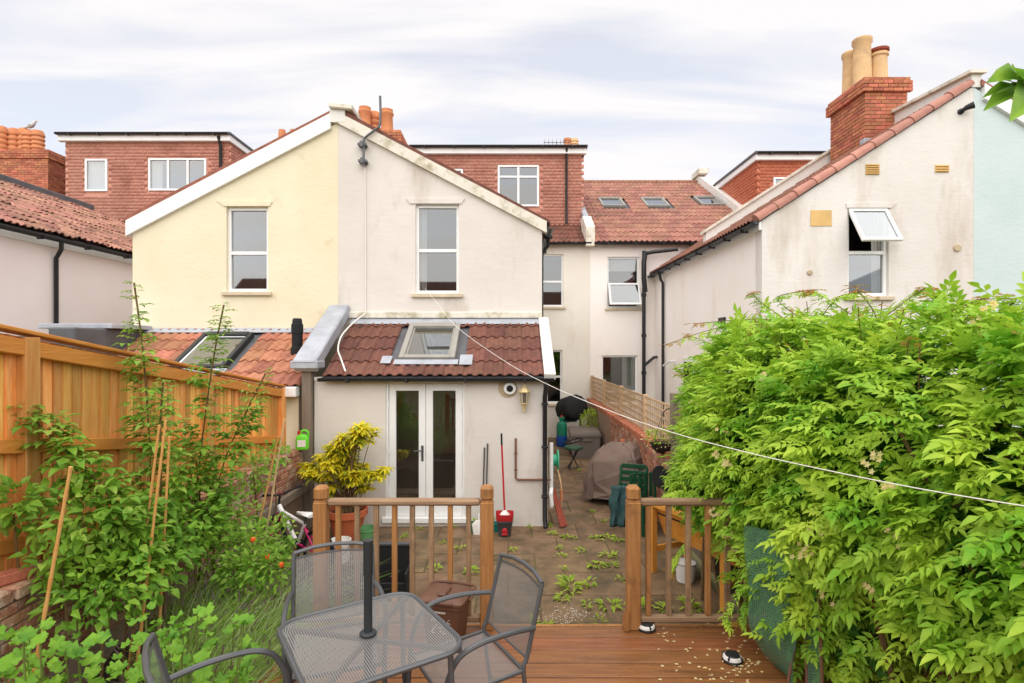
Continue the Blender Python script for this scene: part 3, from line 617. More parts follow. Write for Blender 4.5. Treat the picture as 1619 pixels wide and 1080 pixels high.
# dormer
def dormer(par, x0, x1, z0, z1, wins, mt, side=None, ybk=22.5, dp=True):
    hs = [(a - x0, b - x0, c - z0, d - z0) for a, b, c, d, *_ in wins]
    wall(YD, x0, x1, [(x0, z1), (x1, z1)], [(a, b, c, d) for a, b, c, d, *_ in wins], depth=.05, z0=z0 - .4).build('dormer_wall', M[mt], par)
    hung_tiles(par, (x0, YD, z0), (1, 0, 0), x1 - x0, z1 - z0, mt, holes=hs)
    for a, b, c, d, tr, mu, cu in wins: window(par, YD - .09, a, b, c, d, tr, mu, sill=False, rec=.06, fw=.06, curtain=cu)
    b = MB(); b.bbox(x0 - .12, x1 + .12, YD - .2, YD - .03, z1 - .02, z1 + .17)
    if side == 'R': b.bbox(x1 + .03, x1 + .12, YD - .03, ybk, z1 - .02, z1 + .17)
    if side == 'L': b.bbox(x0 - .12, x0 - .03, YD - .03, ybk, z1 - .02, z1 + .17)
    b.build('dormer_fascia', M['upvc'], par)
    MB().box(x0 - .16, x1 + .16, YD - .26, ybk, z1 + .172, z1 + .24).build('dormer_roof', M['slate'], par)
    gutter(par, (x0 - .12, YD - .28, z1 + .2), (x1 + .12, YD - .28, z1 + .2), .055, brackets=6)
    xs = x1 if side == 'R' else x0
    if side:
        MB().box(xs - .03 if side == 'R' else xs, xs if side == 'R' else xs + .03, YD + .26, ybk, z0 - .5, z1).build('dormer_cheek', M[mt], par)
        if side == 'R': hung_tiles(par, (xs, YD, z0), (0, 1, 0), ybk - YD, z1 - z0, mt, out=(1, 0, 0))
        else: hung_tiles(par, (xs, YD, z0), (0, 1, 0), ybk - YD, z1 - z0, mt, out=(-1, 0, 0))
dw = (at(787, 0, YD).x, at(852, 0, YD).x, at(0, 327, YD).z, at(0, 262, YD).z)
dw2 = (at(688, 0, YD).x, at(732, 0, YD).x, at(0, 310, YD).z, at(0, 268, YD).z)
dormer(H, -3.05, 2.33, 6.58, 8.92, [(*dw, (.72,), (.5,), None), (*dw2, (), (), None)], 'tile_hung')
MB().tube([(at(895, 0, YD).x, YD - .22, 9.05), (at(895, 0, YD).x, YD - .12, 8.85), (at(895, 0, YD).x, YD - .12, 6.65)], .04).build('downpipe', M['black'], H, True)
# chimney behind the gable apex
cx0, cx1 = at(560, 0, 14).x, at(632, 0, 14).x; cz = at(0, 205, 14).z
brick_stack(H, cx0, cx1, 14, 15, 6.6, cz, cap=.04, faces='FR')
for px, k in ((577, 0), (587, 2), (612, 0)):
    q = at(px, 205, 14.4); chimney_pot(H, q.x, 14.4 + (.3 if k == 2 else 0), cz, .17, .66 if px > 600 else .72, 'pot_orange', k)
for px in (897, 908):
    q = at(px, 236, 21.5); chimney_pot(H, q.x, 21.5, q.z - .1, .16, .5, 'pot_orange' if px < 900 else 'pot_buff', 2 if px > 900 else 0)

# ------------------------------------------------------------------ yellow house on the left
Yh = thing('terraced_house', 'pale yellow gable house with orange tiled lean-to behind the wooden fence', 'house', (-4.9, YG, 0))
XA = -6.75
yw = (at(358, 0, YG).x, at(424, 0, YG).x, at(0, 461, YG).z, at(0, 327, YG).z)
wall(YG, XA, XP - .002, [(XA, 4.80), (XP, 6.74)], [yw]).build('gable_wall', M['yellow'], Yh)
window(Yh, YG, *yw, trans=(.46,), sillm='sill')
MB().poly_y([(yw[0] - .04, yw[3] + .01), (yw[1] + .03, yw[3] + .01), (yw[1] + .08, yw[3] + .09), (yw[0] - .16, yw[3] + .11)], YG - .022, YG + .02).build('window_hood', M['yellow'], Yh)
MB().add([(XA, YG + .25, -.05), (XA, YM, -.05), (XA, YM, 4.8), (XA, YG + .25, 4.8)], [(3, 2, 1, 0)]).build('side_wall', M['yellow'], Yh)
slope_bar(XA - .08, 4.97, XP - .12, 6.88, YG - .07, YG + .10, .27).build('bargeboard', M['upvc'], Yh)
MB().poly_y([(XA - .14, 4.95), (XP, 6.93), (XP, 7.0), (XA - .14, 5.02)], YG - .05, YM).build('outrigger_roof', M['tile_orange'], Yh)
yo = Vector((-6.46, YL - .12, 2.12)); yv = Vector((0, YG - YL + .12, 3.0 - 2.12)); yl = yv.length; yvn = yv.normalized(); yz = lu.cross(yvn); My = Matrix((lu, yvn, yz)).transposed()
yr = MB().obox(yo + lu * 1.6 + yvn * yl / 2 - yz * .03, (3.2, yl, .05), My).build('lean_to_roof', M['slate'], Yh)
tiled_roof(yr, yo, lu, yvn, 3.2, yl - .04, .30, .36, 'tile_orange', holes=[(1.10, 2.0, .44, 1.65)])
rooflight(Yh, yo + yz * .03, lu, yvn, 1.12, 1.98, .46, 1.63, 'steel_dark', .07, inside='tan')
MB().obox(yo + lu * 1.55 + yvn * .36 + yz * .055, (.98, .19, .012), My, .004).obox(yo + lu * 1.6 + yvn * (yl - .04) + yz * .05, (3.2, .2, .015), My, .004).build('lead_flashing', M['lead'], Yh)
MB().bbox(-6.9, -6.5, YL - .15, YG, 2.3, 3.02, .02).build('lead_parapet', M['slate'], Yh)
MB().bbox(-7.6, -6.4, YL + .5, YG, 3.022, 3.10, .01).build('parapet_coping', M['lead'], Yh)
MB().box(-8.7, -6.91, YL + .6, YM, 2.2, 2.9).build('flat_roof', M['slate'], Yh)
wall(YL, -6.5, -3.21, [(-6.5, 2.1), (-3.21, 2.1)], []).build('lean_to_wall', M['yellow'], Yh)
MB().bbox(-6.5, -3.18, YL - .20, YL - .03, 1.98, 2.13, .01).build('gutter', M['upvc'], Yh)
q = at(470, 556, 9.2); MB().lathe([(.10, 0), (.10, .12), (.085, .13), (.085, .34), (.095, .35), (.095, .5), (.08, .51), (.075, .58), (.06, .6)], 16, (q.x, 9.2, q.z - .05)).build('flue', M['rubber'], Yh, True)

# ------------------------------------------------------------------ pink house far left
Ph = thing('terraced_house', 'pale pink rendered house with old pantiled roof beyond the yellow gable', 'house', (-12.4, 13, 0))
XK = -8.9; KR = -12.6
MB().add([(XK, 8.6, -.05), (XK, YM, -.05), (XK, YM, 4.83), (XK, 8.6, 4.83)], [(0, 1, 2, 3)]).build('side_wall', M['pink'], Ph)
MB().add([(XK, 8.6, -.05), (XK, 8.6, 4.83), (KR, 8.6, 6.75), (KR - 3.7, 8.6, 4.83), (KR - 3.7, 8.6, -.05)], [(0, 1, 2, 3, 4)]).build('gable_wall', M['pink'], Ph)
MB().bbox(XK + .002, XK + .06, 8.6, YM, 4.66, 4.84, .004).build('fascia', M['upvc'], Ph)
kp = math.atan2(6.75 - 4.83, XK + .12 - KR); kv = Vector((-math.cos(kp), 0, math.sin(kp))); kl = (XK + .15 - KR) / math.cos(kp)
kz = Vector((math.sin(kp), 0, math.cos(kp)))
kr = MB().obox(Vector((XK + .12, (8.6 + YM) / 2, 4.86)) + kv * kl / 2 - kz * .03, (YM - 8.6, kl, .05), Matrix((Vector((0, 1, 0)), kv, kz)).transposed()).build('outrigger_roof', M['slate'], Ph)
tiled_roof(kr, (XK + .15, 8.9, 4.87), (0, 1, 0), kv, YM + 1.0 - 8.9, kl, .29, .37, 'tile_old', jit=.03)
MB().obox(Vector((KR, (8.6 + YM) / 2, 6.86)), (.3, YM - 8.6, .2), Matrix.Identity(3), .02).build('ridge_parapet', M['slate'], Ph)
gutter(Ph, (XK + .2, 8.6, 4.80), (XK + .2, YM, 4.80), .06, brackets=7)
MB().tube([(XK + .2, 10.8, 4.78), (XK + .2, 10.8, 4.62), (XK + .06, 10.85, 4.45), (XK + .06, 10.85, 0)], .04).build('downpipe', M['black'], Ph, True)
MB().poly_x([(YM - .2, 5.74), (23.2, 5.74 + 6.7 * .554), (23.2, 5.82 + 6.7 * .554), (YM - .2, 5.82)], -21, XP - .12).build('main_roof', M['slate'], Ph)
mo = Vector((-20.4, YM - .2, 5.80))
tiled_roof(Ph, mo, (1, 0, 0), ev, 6.1, 8.0, .28, .34, 'tile_old', joined=True)
tiled_roof(Ph, (-9.0, YM - .2, 5.80), (1, 0, 0), ev, 3.0, 2.4, .28, .34, 'tile_old', joined=True)
MB().box(-21, XA - 1, YM, YM + .2, -.05, 5.78).build('rear_wall', M['pink'], Ph)
d1 = (at(136, 0, YD).x, at(171, 0, YD).x, at(0, 303, YD).z, at(0, 252, YD).z); d2 = (at(236, 0, YD).x, at(327, 0, YD).x, at(0, 302, YD).z, at(0, 251, YD).z)
dormer(Ph, at(104, 0, YD).x, at(362, 0, YD).x, 6.65, 9.33, [(*d1, (), (), ([(0, 1)], .0)), (*d2, (), (.34, .68), ([(0, .2)], 0))], 'tile_hung', side='R')
MB().tube([(at(361, 0, YD).x - .2, YD - .24, 9.45), (at(361, 0, YD).x - .2, YD - .1, 9.2), (at(361, 0, YD).x - .2, YD - .1, 7.4)], .05).build('downpipe', M['black'], Ph, True)
brick_stack(Ph, -17.6, at(76, 0, 18.5).x - .0, 18.5, 19.5, 6.6, at(0, 236, 18.5).z, cap=.05, faces='FR')
for px in (2, 15, 31, 46, 60):
    q = at(px, 236, 18.8); chimney_pot(Ph, q.x, 18.8 + .2 * (px % 2), at(0, 236, 18.5).z, .19, .86 if px < 40 else .72, 'pot_orange', 2)
for px in (446, 464):
    q = at(px, 224, 24); chimney_pot(Ph, q.x, 24, 8.5, .17, (q.z - 8.5) + .5, 'pot_orange', 2)

# ------------------------------------------------------------------ white house on the right
Wh = thing('terraced_house', 'white rendered house with brick chimney and open gable window behind the jasmine', 'house', (6, 10, 0))
YW = 9.6; X0, X1 = 4.35, 8.0; EZ = 4.90; AZ = 7.22
gw = (5.825, 6.535, 3.60, 5.11)
wall(YW, X0, X1, [(X0, EZ), (X1, AZ)], [gw]).build('gable_wall', M['white'], Wh)
wf = window(Wh, YW, *gw, trans=(.5,), rec=.08, skip=((1, 0),), curtain=([(.75, 1)], 0))
def open_sash(par, Y, x0, x1, z0, z1, ang, sx=0.0):      # top-hung sash swung outward
    s = MB(); fw = .055; hgt = z1 - z0; dn = Vector((sx, -math.sin(R(ang)), -math.cos(R(ang)))).normalized(); ux_ = Vector((1, 0, 0)); uz_ = ux_.cross(dn); Mq = Matrix((ux_, dn, uz_)).transposed(); o_ = Vector(((x0 + x1) / 2, Y, z1))
    wdt = x1 - x0
    s.obox(o_ + dn * fw / 2, (wdt, fw, .05), Mq, .004); s.obox(o_ + dn * (hgt - fw / 2), (wdt, fw, .05), Mq, .004)
    for sg in (-1, 1): s.obox(o_ + ux_ * sg * (wdt / 2 - fw / 2) + dn * hgt / 2, (fw, hgt - 2 * fw, .05), Mq, .004)
    so = s.build('opened_sash', M['upvc'], par)
    MB().obox(o_ + dn * hgt / 2, (wdt - 2 * fw + .02, hgt - 2 * fw + .02, .006), Mq).build('opened_pane', M['glass'], par)
open_sash(wf, YW + .02, gw[0] + .02, gw[1] - .02, 4.37, 5.10, 33)
MB().poly_y([(gw[0] - .02, gw[3] + .01), (gw[1] + .04, gw[3] + .01), (gw[1] + .12, gw[3] + .09), (gw[0] - .03, gw[3] + .09)], YW - .022, YW + .02).build('window_hood', M['white'], Wh)
MB().add([(X0, YW + .25, -.05), (X0, YM, -.05), (X0, YM, EZ), (X0, YW + .25, EZ)], [(3, 2, 1, 0)]).build('side_wall', M['white_side_lit'], Wh)
MB().bbox(X0 - .05, X0 - .002, YW, YM, EZ - .16, EZ - .01, .004).build('fascia', M['upvc'], Wh)
wp = math.atan2(AZ - EZ, X1 - X0); wv = Vector((math.cos(wp), 0, math.sin(wp))); wz = Vector((-math.sin(wp), 0, math.cos(wp))); wl = (X1 - X0 + .12) / math.cos(wp)
wo = Vector((X0 - .12, YM, EZ - .04))
MB().obox(wo + Vector((0, -(YM - YW) / 2, 0)) + wv * wl / 2, (YM - YW, wl, .06), Matrix((Vector((0, -1, 0)), wv, wz)).transposed()).build('outrigger_roof', M['slate'], Wh)
tiled_roof(Wh, wo + wz * .03, (0, -1, 0), wv, YM - YW, wl, .29, .36, 'tile_pink', joined=True)
gutter(Wh, (X0 - .17, YW - .05, EZ - .07), (X0 - .17, YM, EZ - .07), .06, brackets=9)
vt = MB(); vs = []; k = 8; ln = .44
for j, (yy, rr) in enumerate(((0, .105), (ln, .085))):
    for i in range(k + 1):
        t = math.pi * (1.12 - 1.24 * i / k); vs.append((math.cos(t) * rr, yy, math.sin(t) * rr))
vt.add(vs, [(i, k + 1 + i, k + 2 + i, i + 1) for i in range(k)] + [tuple(range(k + 1))]); vme = vt.mesh('verge_tile'); vme.materials.append(M['tile_verge']); vme.polygons.foreach_set('use_smooth', [True] * len(vme.polygons)); vme.set_sharp_from_angle(angle=R(40))
for i in range(int(wl / .395)):
    Mx = Matrix((Vector((0, -1, 0)), wv, wz)).transposed().to_4x4(); Mx.translation = Vector((X0 - .1, YW + .03, EZ + .0)) + wv * (.02 + i * .395) + wz * U(0, .012); inst('verge_tile', vme, Wh, Mx)
# raised parapet across the roof and the apex
def on_slope(x): return EZ + (x - X0) * math.tan(wp)
MB().poly_y([(X0 + .2, on_slope(X0 + .2)), (X1, on_slope(X1)), (X1, on_slope(X1) + .40), (X0 + .2, on_slope(X0 + .2) + .36)], 12.9, 13.1).build('roof_parapet', M['trim'], Wh)
MB().poly_y([(X0 + .15, on_slope(X0 + .15) + .36), (X1, on_slope(X1) + .40), (X1, on_slope(X1) + .46), (X0 + .15, on_slope(X0 + .15) + .42)], 12.84, 13.16).build('parapet_coping', M['moss_trim'], Wh)
MB().poly_x([(YW - .02, AZ - .02), (13.1, AZ), (13.1, AZ + .44), (YW - .02, AZ + .2)], X1 - .05, X1 + .12).build('apex_parapet', M['trim'], Wh)
MB().poly_x([(YW - .08, AZ + .2), (13.15, AZ + .445), (13.15, AZ + .5), (YW - .08, AZ + .255)], X1 - .12, X1 + .17).build('apex_coping', M['moss_trim'], Wh)
ck = brick_stack(Wh, 7.34, 8.22, 11.5, 12.75, on_slope(7.34) - .2, at(0, 122, 11.5).z, cap=.07, faces='FL')
MB().bbox(7.29, 7.6, 11.45, 11.6, on_slope(7.34) - .1, on_slope(7.34) + .22, .01).build('chimney_flashing', M['lead'], Wh)
ct = at(0, 122, 11.5).z
chimney_pot(Wh, 7.56, 12.35, ct, .17, .95, 'pot_buff', 1); chimney_pot(Wh, 7.50, 11.85, ct, .185, .98, 'pot_buff', 1); chimney_pot(Wh, 7.85, 11.85, ct, .18, .66, 'pot_buff', 1)
MB().lathe([(.15, 0), (.2, .05), (.2, .1), (.1, .14)], 14, (7.85, 11.85, ct + .64)).build('pot_cowl', M['redwood'], Wh)
MB().lathe([(.4, 0), (.3, .07), (.15, .1)], 12, (7.75, 12.0, ct)).build('flaunching', M['mortar'], Wh)
# vents and patches on the gable
def louvre(px, py, wpx, hpx, slats):
    c = at(px, py, YW); hw, hh = wpx / 2 / FPX * YW, hpx / 2 / FPX * YW
    o = MB().bbox(c.x - hw, c.x + hw, YW - .012, YW - .001, c.z - hh, c.z + hh, .002).build('air_vent', M['tan'], Wh)
    for k in range(slats):
        z = c.z - hh + 2 * hh * (k + .5) / slats; MB().obox((c.x, YW - .02, z), (2 * hw - .03, .02, .008), Matrix.Rotation(R(35), 3, 'X')).build('slat', M['tan'], o)
louvre(1379, 268, 22, 17, 5); louvre(1489, 267, 22, 12, 3); louvre(1298, 345, 33, 25, 0)
for px, py, r in ((1513, 392, .065), (1280, 431, .045)):
    c = at(px, py, YW); MB().lathe([(r, 0), (r, .02), (r * .8, .025), (0, .025)], 14, (c.x, YW, c.z), Matrix.Rotation(R(90), 3, 'X')).build('pipe_cover', M['beige'], Wh)
# back wall of the main house, pipes, side door
v1 = (at(960, 0, YM).x, at(1011, 0, YM).x, at(0, 487, YM).z, at(0, 406, YM).z); v2 = (at(951, 0, YM).x, at(1008, 0, YM).x, 1.0, at(0, 562, YM).z)
wall(YM, XT + .002, 8.0, [(XT, 5.86), (8.0, 5.86)], [v1, v2]).build('rear_wall', M['white_side_lit'], Wh)
f1 = window(Wh, YM, *v1, trans=(.47,), skip=((0, 0),), curtain=([(0, 1)], .72)); open_sash(f1, YM + .02, v1[0] + .03, v1[1] - .0, v1[2] + .02, v1[2] + .74, 24)
window(Wh, YM, *v2, trans=(.25,), curtain=([(.6, 1)], 0))
MB().poly_x([(YM - .2, 5.74), (23.2, 5.74 + 6.7 * .554), (23.2, 5.80 + 6.7 * .554), (YM - .2, 5.80)], XT - .05, 7.9).build('main_roof_deck', M['slate'], Wh)
rt = bpy.data.objects['main_roof_deck']; rt.name = 'main_roof'
rorg = Vector((XT - .05, YM - .24, 5.80)); RL = 7.75
lights = []
ez = eu.cross(ev)
for pa, pb, ya_, yb_ in ((945, 985, 333, 312), (1012, 1055, 333, 312), (1098, 1140, 331, 310)):
    def hit(px, py):
        d = Vector(((px - VX) / FPX, 1, -(py - VY) / FPX)); o_ = Vector((0, 0, EYE)); t = (rorg - o_).dot(ez) / d.dot(ez); return o_ + d * t
    a, b = hit((pa + pb) / 2 - 19 + 4, ya_), hit((pa + pb) / 2 + 19 - 2, yb_)
    c = (a + b) / 2 - rorg; lights.append((c.dot(eu) - .42, c.dot(eu) + .42, c.dot(ev) - .56, c.dot(ev) + .56))
tiled_roof(rt, rorg, eu, ev, 5.4, RL, .318, .445, 'tile_pink', holes=[(a - .02, b + .02, c - .1, d + .1) for a, b, c, d in lights])
for l4 in lights: rooflight(Wh, rorg + ez * .03, eu, ev, *l4, 'vgrey', .07, inside='curtain')  # pale panel below the panes puts the sky's reflection into colour
rg = MB()
for i in range(12): rg.lathe([(.12, 0), (.12, .44)], 10, (XT + .0 + i * .46, 23.15, 5.80 + 6.68 * .554 + .02), Matrix.Rotation(R(90), 3, 'Y'))
rg.build('ridge_tiles', M['tile_pink'], Wh)
gutter(Wh, (XT + .08, YM - .28, 5.80), (X0 + 1.4, YM - .28, 5.80), .06, brackets=4)
MB().poly_x([(YM, 5.7), (23.4, 5.7 + 6.5 * .554), (23.4, 6.3 + 6.7 * .554), (YM - .1, 6.15)], 7.78, 8.0).build('party_parapet', M['trim'], Wh)
MB().bbox(7.7, 8.08, 22.6, 23.6, 9.75, 10.0, .02).build('parapet_block', M['moss_trim'], Wh)
px_ = at(1018, 0, 16.45).x
so = MB(); so.tube([(px_, 16.45, 0), (px_, 16.45, 5.55)], .055, 10); so.tube([at(1018, 402, 16.45), at(1030, 399, 16.4), at(1072, 394, 16.2)], .055, 10); so.tube([at(1020, 462, 16.45), at(1018, 440, 16.4), at(1018, 415, 16.4), at(1020, 398, 16.42)], .075, 10)
for z in (.8, 1.9, 3.0, 4.2): so.lathe([(.075, 0), (.075, .09)], 10, (px_, 16.45, z))
so.tube([(px_, 16.45, 2.15), (px_ + .3, 16.45, 2.4), (X0 + .05, 16.4, 2.42)], .045)
so.build('soil_pipe', M['black'], Wh, True)
qx = 15.6; MB().tube([(X0 - .16, qx, EZ - .1), (X0 - .12, qx, 4.6), (X0 - .06, qx, 4.5), (X0 - .06, qx, .2)], .04).build('downpipe', M['black'], Wh, True)
MB().tube([(X0 - .02, 14.6, 2.35), (X0 - .12, 14.7, 2.33), (X0 - .16, 15.2, 2.2)], .025).build('overflow_pipe', M['upvc'], Wh, True)
sd = MB(); sd.bbox(X0 - .03, X0 - .003, 13.0, 13.9, .3, 2.45, .004); so_ = sd.build('side_door_frame', M['upvc'], Wh)
MB().bbox(X0 - .04, X0 - .031, 13.1, 13.8, 1.3, 2.35, .002).build('pane', M['glass'], so_)
MB().bbox(X0 - .05, X0 - .002, 11.2, 11.5, 3.2, 3.32, .004).build('wall_vent', M['black'], Wh)

# ------------------------------------------------------------------ mint house at the right edge
Gh = thing('terraced_house', 'pale mint green rendered house joined to the white gable', 'house', (10, 10, 0))
wall(YW, X1 + .002, 11.7, [(X1, AZ - .02), (11.7, EZ)], []).build('gable_wall', M['mint'], Gh)
slope_bar(X1 + .14, AZ + .02, 11.8, EZ + .05, YW - .07, YW + .1, .26).build('bargeboard', M['upvc'], Gh)
MB().poly_y([(X1 + .1, AZ + .0), (11.85, EZ + .0), (11.85, EZ + .08), (X1 + .1, AZ + .1)], YW - .05, YM).build('outrigger_roof', M['tile_pink'], Gh)
MB().poly_x([(YM - .2, 5.74), (23.2, 5.74 + 6.7 * .554), (23.2, 5.80 + 6.7 * .554), (YM - .2, 5.80)], 8.05, 13.5).build('main_roof', M['tile_pink'], Gh)
gd = (at(1222, 0, YD).x, at(1262, 0, YD).x, at(0, 330, YD).z, at(0, 281, YD).z)
dormer(Gh, at(1197, 0, YD).x, 13.0, 6.6, 8.72, [(*gd, (), (), None)], 'tile_hung_o', side='L')
# ------------------------------------------------------------------ patio
DZ = .59; DY = 4.32
pt = struct(MB().box(-3.1, 2.3, 4.25, YM, -.05, -.008).build('patio', M['joint']))
y = 4.3; k = 0; sl = MB().bbox(0, 1, 0, 1, -.04, 0, .006).mesh('slab'); sl.materials.append(M['slab'])
while y < YM - .1:
    d = .62 if k % 2 else .60; x = -3.08 + (.31 if k % 2 else 0)
    if k % 2: xs = [-3.08] + [-3.08 + .34 + i * .68 for i in range(9)]
    else: xs = [-3.08 + i * .68 for i in range(9)]
    for a, b in zip(xs, xs[1:]):
        b = min(b, 2.3)
        if b - a < .05: continue
        if y > YL - .3 and b < XR + .05: continue
        Mx = Matrix.Translation((a + .007, y + .007, U(-.006, .004))) @ Matrix.Rotation(U(-.006, .006), 4, 'X') @ Matrix.Rotation(U(-.005, .005), 4, 'Y') @ Matrix.Diagonal((b - a - .016, d - .016, 1, 1))
        inst('slab', sl, pt, Mx)
    y += d; k += 1

# ------------------------------------------------------------------ deck, steps, railings
dk = struct(MB().box(-1.6, 2.28, .3, DY - .06, .3, DZ - .06).build('deck', M['darkwood']))
bd = MB().bbox(-1.62, 2.3, 0, .154, -.028, 0, .006).mesh('board'); bd.materials.append(M['deck'])
y = .32; i = 0
while y < DY - .1:
    inst('board', bd, dk, Matrix.Translation((U(-.01, .01), y, DZ + U(-.002, .002)))); y += .165; i += 1
MB().bbox(-1.62, 2.3, DY - .035, DY - .005, .3, DZ - .004, .004).build('fascia_board', M['post'], dk)
MB().box(-1.58, -1.5, .4, DY - .1, -.02, .3).box(2.1, 2.2, .4, DY - .1, -.02, .3).box(0.3, .4, 4.0, DY - .1, -.02, .3).build('support', M['darkwood'], dk)
st = thing('deck_step', 'wooden step down from the deck between the two railings', 'step', (.38, 4.5, 0))
MB().bbox(-.1, .86, 4.33, 4.62, .27, .31, .005).build('tread', M['deck'], st); MB().bbox(-.09, -.05, 4.34, 4.6, 0, .268).bbox(.80, .84, 4.34, 4.6, 0, .268).build('stringer', M['post'], st)
MB().poly_x([(4.18, DZ + .005), (4.30, DZ + .005), (4.24, DZ + .13), (4.18, DZ + .16)], .865, .895).build('brace', M['post'], st)
def railing(label, xa, xb, bals, right_post):
    t = thing('deck_railing', label, 'railing', (xa, DY - .08, DZ)); yc = DY - .07
    posts = [xa] + ([xb] if right_post else [])
    for px in posts:
        p = MB(); p.bbox(px - .05, px + .05, yc - .05, yc + .05, DZ, 1.555, .006); p.bbox(px - .05, px + .05, yc - .05, yc + .05, 1.565, 1.675, .02); p.bbox(px - .044, px + .044, yc - .044, yc + .044, 1.55, 1.57, .002)
        p.build('post', M['post'], t)
    x0, x1 = xa + .05, (xb - .05 if right_post else xb)
    MB().bbox(x0, x1, yc - .035, yc + .035, 1.525, 1.575, .014).build('top_rail', M['railtop'], t)
    MB().bbox(x0, x1, yc - .03, yc + .03, DZ + .05, DZ + .095, .008).build('bottom_rail', M['railtop'], t)
    for k, px in enumerate(bals):
        x = (px - VX) / FPX * yc; b = MB().bbox(-.019, .019, -.019, .019, 0, 1.525 - DZ - .097, .003); 
        b.v = [(v[0] + x - xa, v[1] + yc - DY + .08, v[2] + .096) for v in b.v]
        local(b, 'baluster', M['weathered'] if k % 3 else M['post'], t)
    return t
railing('wooden deck railing with two square posts in front of the french doors', at(508, 0, DY - .07).x, at(770, 0, DY - .07).x, (535, 565, 595, 624, 652, 682, 712, 741), True)
railing('wooden deck railing running from its post into the jasmine', at(1001, 0, DY - .07).x, 2.2, (1025, 1057, 1088, 1119, 1150, 1181, 1212), False)

# ------------------------------------------------------------------ fence on the left, sloping down to the house
fx = -3.42
def ftop(y): return 2.85 - (y - 3.71) * .157
Fn = thing('wooden_fence', 'orange stained close board fence sloping down towards the yellow house', 'fence', (fx, 5, .3))
y = 1.6; 
while y < 8.28:
    wd = U(.088, .108); x = fx + U(0, .012); b = MB()
    za, zb = ftop(y) - .02, ftop(y + wd) - .02; zb0, zb1 = za - 1.75, zb - 1.75
    b.add([(x + .008, y + .004, zb0), (x, y + wd - .004, zb1), (x, y + wd - .004, zb), (x + .008, y + .004, za), (x - .016, y + .002, zb0), (x - .016, y + wd - .002, zb1), (x - .016, y + wd - .002, zb), (x - .016, y + .002, za)],
          [(0, 1, 2, 3), (5, 4, 7, 6), (4, 0, 3, 7), (1, 5, 6, 2), (3, 2, 6, 7), (4, 5, 1, 0)])
    b.build('board', M['fence'], Fn); y += wd
MB().bar((fx - .032, 1.6, ftop(1.6) - .9), (fx - .032, 8.25, ftop(8.25) - .9), .012, 1.66).build('gap_shade_sheet', M['darkwood'], Fn)  # dark sheet added behind the boards, standing in for shade in the gaps
for (ya, yb) in ((1.6, 6.15), (6.27, 8.2)):
    for off, th in ((-.10, .11), (-.78, .10), (-1.45, .10)):
        MB().bar((fx + .045, ya, ftop(ya) + off), (fx + .045, yb, ftop(yb) + off), .06, th, bev=.006).build('rail', M['rail'], Fn)
for yy in (1.7, 3.9, 6.21, 8.25):
    MB().bbox(fx - .03, fx + .085, yy - .06, yy + .06, .0, ftop(yy) - .02, .006).build('post', M['fence'], Fn)
MB().bar((fx + .02, 1.6, ftop(1.6) + .012), (fx + .02, 8.32, ftop(8.32) + .012), .13, .028, bev=.005).build('capping', M['rail'], Fn)

# ------------------------------------------------------------------ old brick garden wall and bed
Gw = thing('garden_wall', 'old brick garden wall with pale worn faces below the wooden fence', 'wall', (-3.2, 5, 0))
MB().box(-3.29, -3.11, 1.5, 8.34, 0, 1.14).build('wall_core', M['mortar'], Gw)
bk = MB().bbox(0, .105, -.1075, .1075, 0, .065, .007).mesh('brick'); bk.materials.append(M['brick_old'])
for r in range(8):
    z = .54 + r * .075; yy = 1.6 + (.112 if r % 2 else 0)
    while yy < 8.2:
        inst('brick', bk, Gw, Matrix.Translation((-3.205 + U(-.004, .008), yy + .11, z)) @ Matrix.Rotation(U(-.02, .02), 4, 'Z')); yy += .225
cop = MB().bbox(-.12, .12, -.11, .11, 0, .085, .012).mesh('coping_brick'); cop.materials.append(M['brick_old'])
yy = 1.7
while yy < 8.2:
    if random.random() < .88: inst('coping_brick', cop, Gw, Matrix.Translation((-3.2 + U(-.012, .012), yy, 1.142 + U(0, .006))) @ Matrix.Rotation(U(-.04, .04), 4, 'Z'))
    yy += .235
MB().bbox(-3.02, -2.96, 6.2, 8.3, .62, .74, .01).bbox(-3.09, -3.021, 6.2, 8.3, .56, .70, .01).build('timber_edging', M['greywood'], Gw)
s = MB(); nx, ny = 14, 40; vs = []; 
for j in range(ny + 1):
    for i in range(nx + 1): vs.append((-3.1 + 1.5 * i / nx, .4 + 5.9 * j / ny, (.33 + U(-.05, .05)) if j < ny else -.02))
s.add(vs, [(j * (nx + 1) + i, j * (nx + 1) + i + 1, (j + 1) * (nx + 1) + i + 1, (j + 1) * (nx + 1) + i) for j in range(ny) for i in range(nx)])
struct(s.build('flower_bed', M['soil'], smooth=True))

# ------------------------------------------------------------------ courtyard wall and trellis
Cw = thing('boundary_wall', 'low red brick courtyard wall carrying the trellis panels', 'wall', (2.41, 12, 0))
MB().box(2.31, 2.51, 8.15, YM - .01, 0, 1.08).build('wall_core', M['mortar'], Cw)
cb_ = MB().bbox(-.1075, 0, -.1, .1, 0, .065, .005).mesh('brick'); cb_.materials.append(M['brick_old'])
for r in range(14):
    z = .03 + r * .075; yy = 8.2 + (.112 if r % 2 else 0)
    while yy < 12.6:
        inst('brick', cb_, Cw, Matrix.Translation((2.40 + U(-.003, .003), yy + .1, z))); yy += .225
ce = MB().bbox(-.115, .115, -.034, .034, 0, .1, .006).mesh('coping_brick'); ce.materials.append(M['brick'])
yy = 8.2
while yy < YM - .1:
    inst('coping_brick', ce, Cw, Matrix.Translation((2.41 + U(-.01, .01), yy, 1.082)) @ Matrix.Rotation(U(-.03, .03), 4, 'X')); yy += .078
Tr = thing('trellis', 'square wooden lattice trellis along the top of the courtyard wall', 'trellis', (2.46, 12, 1.19))
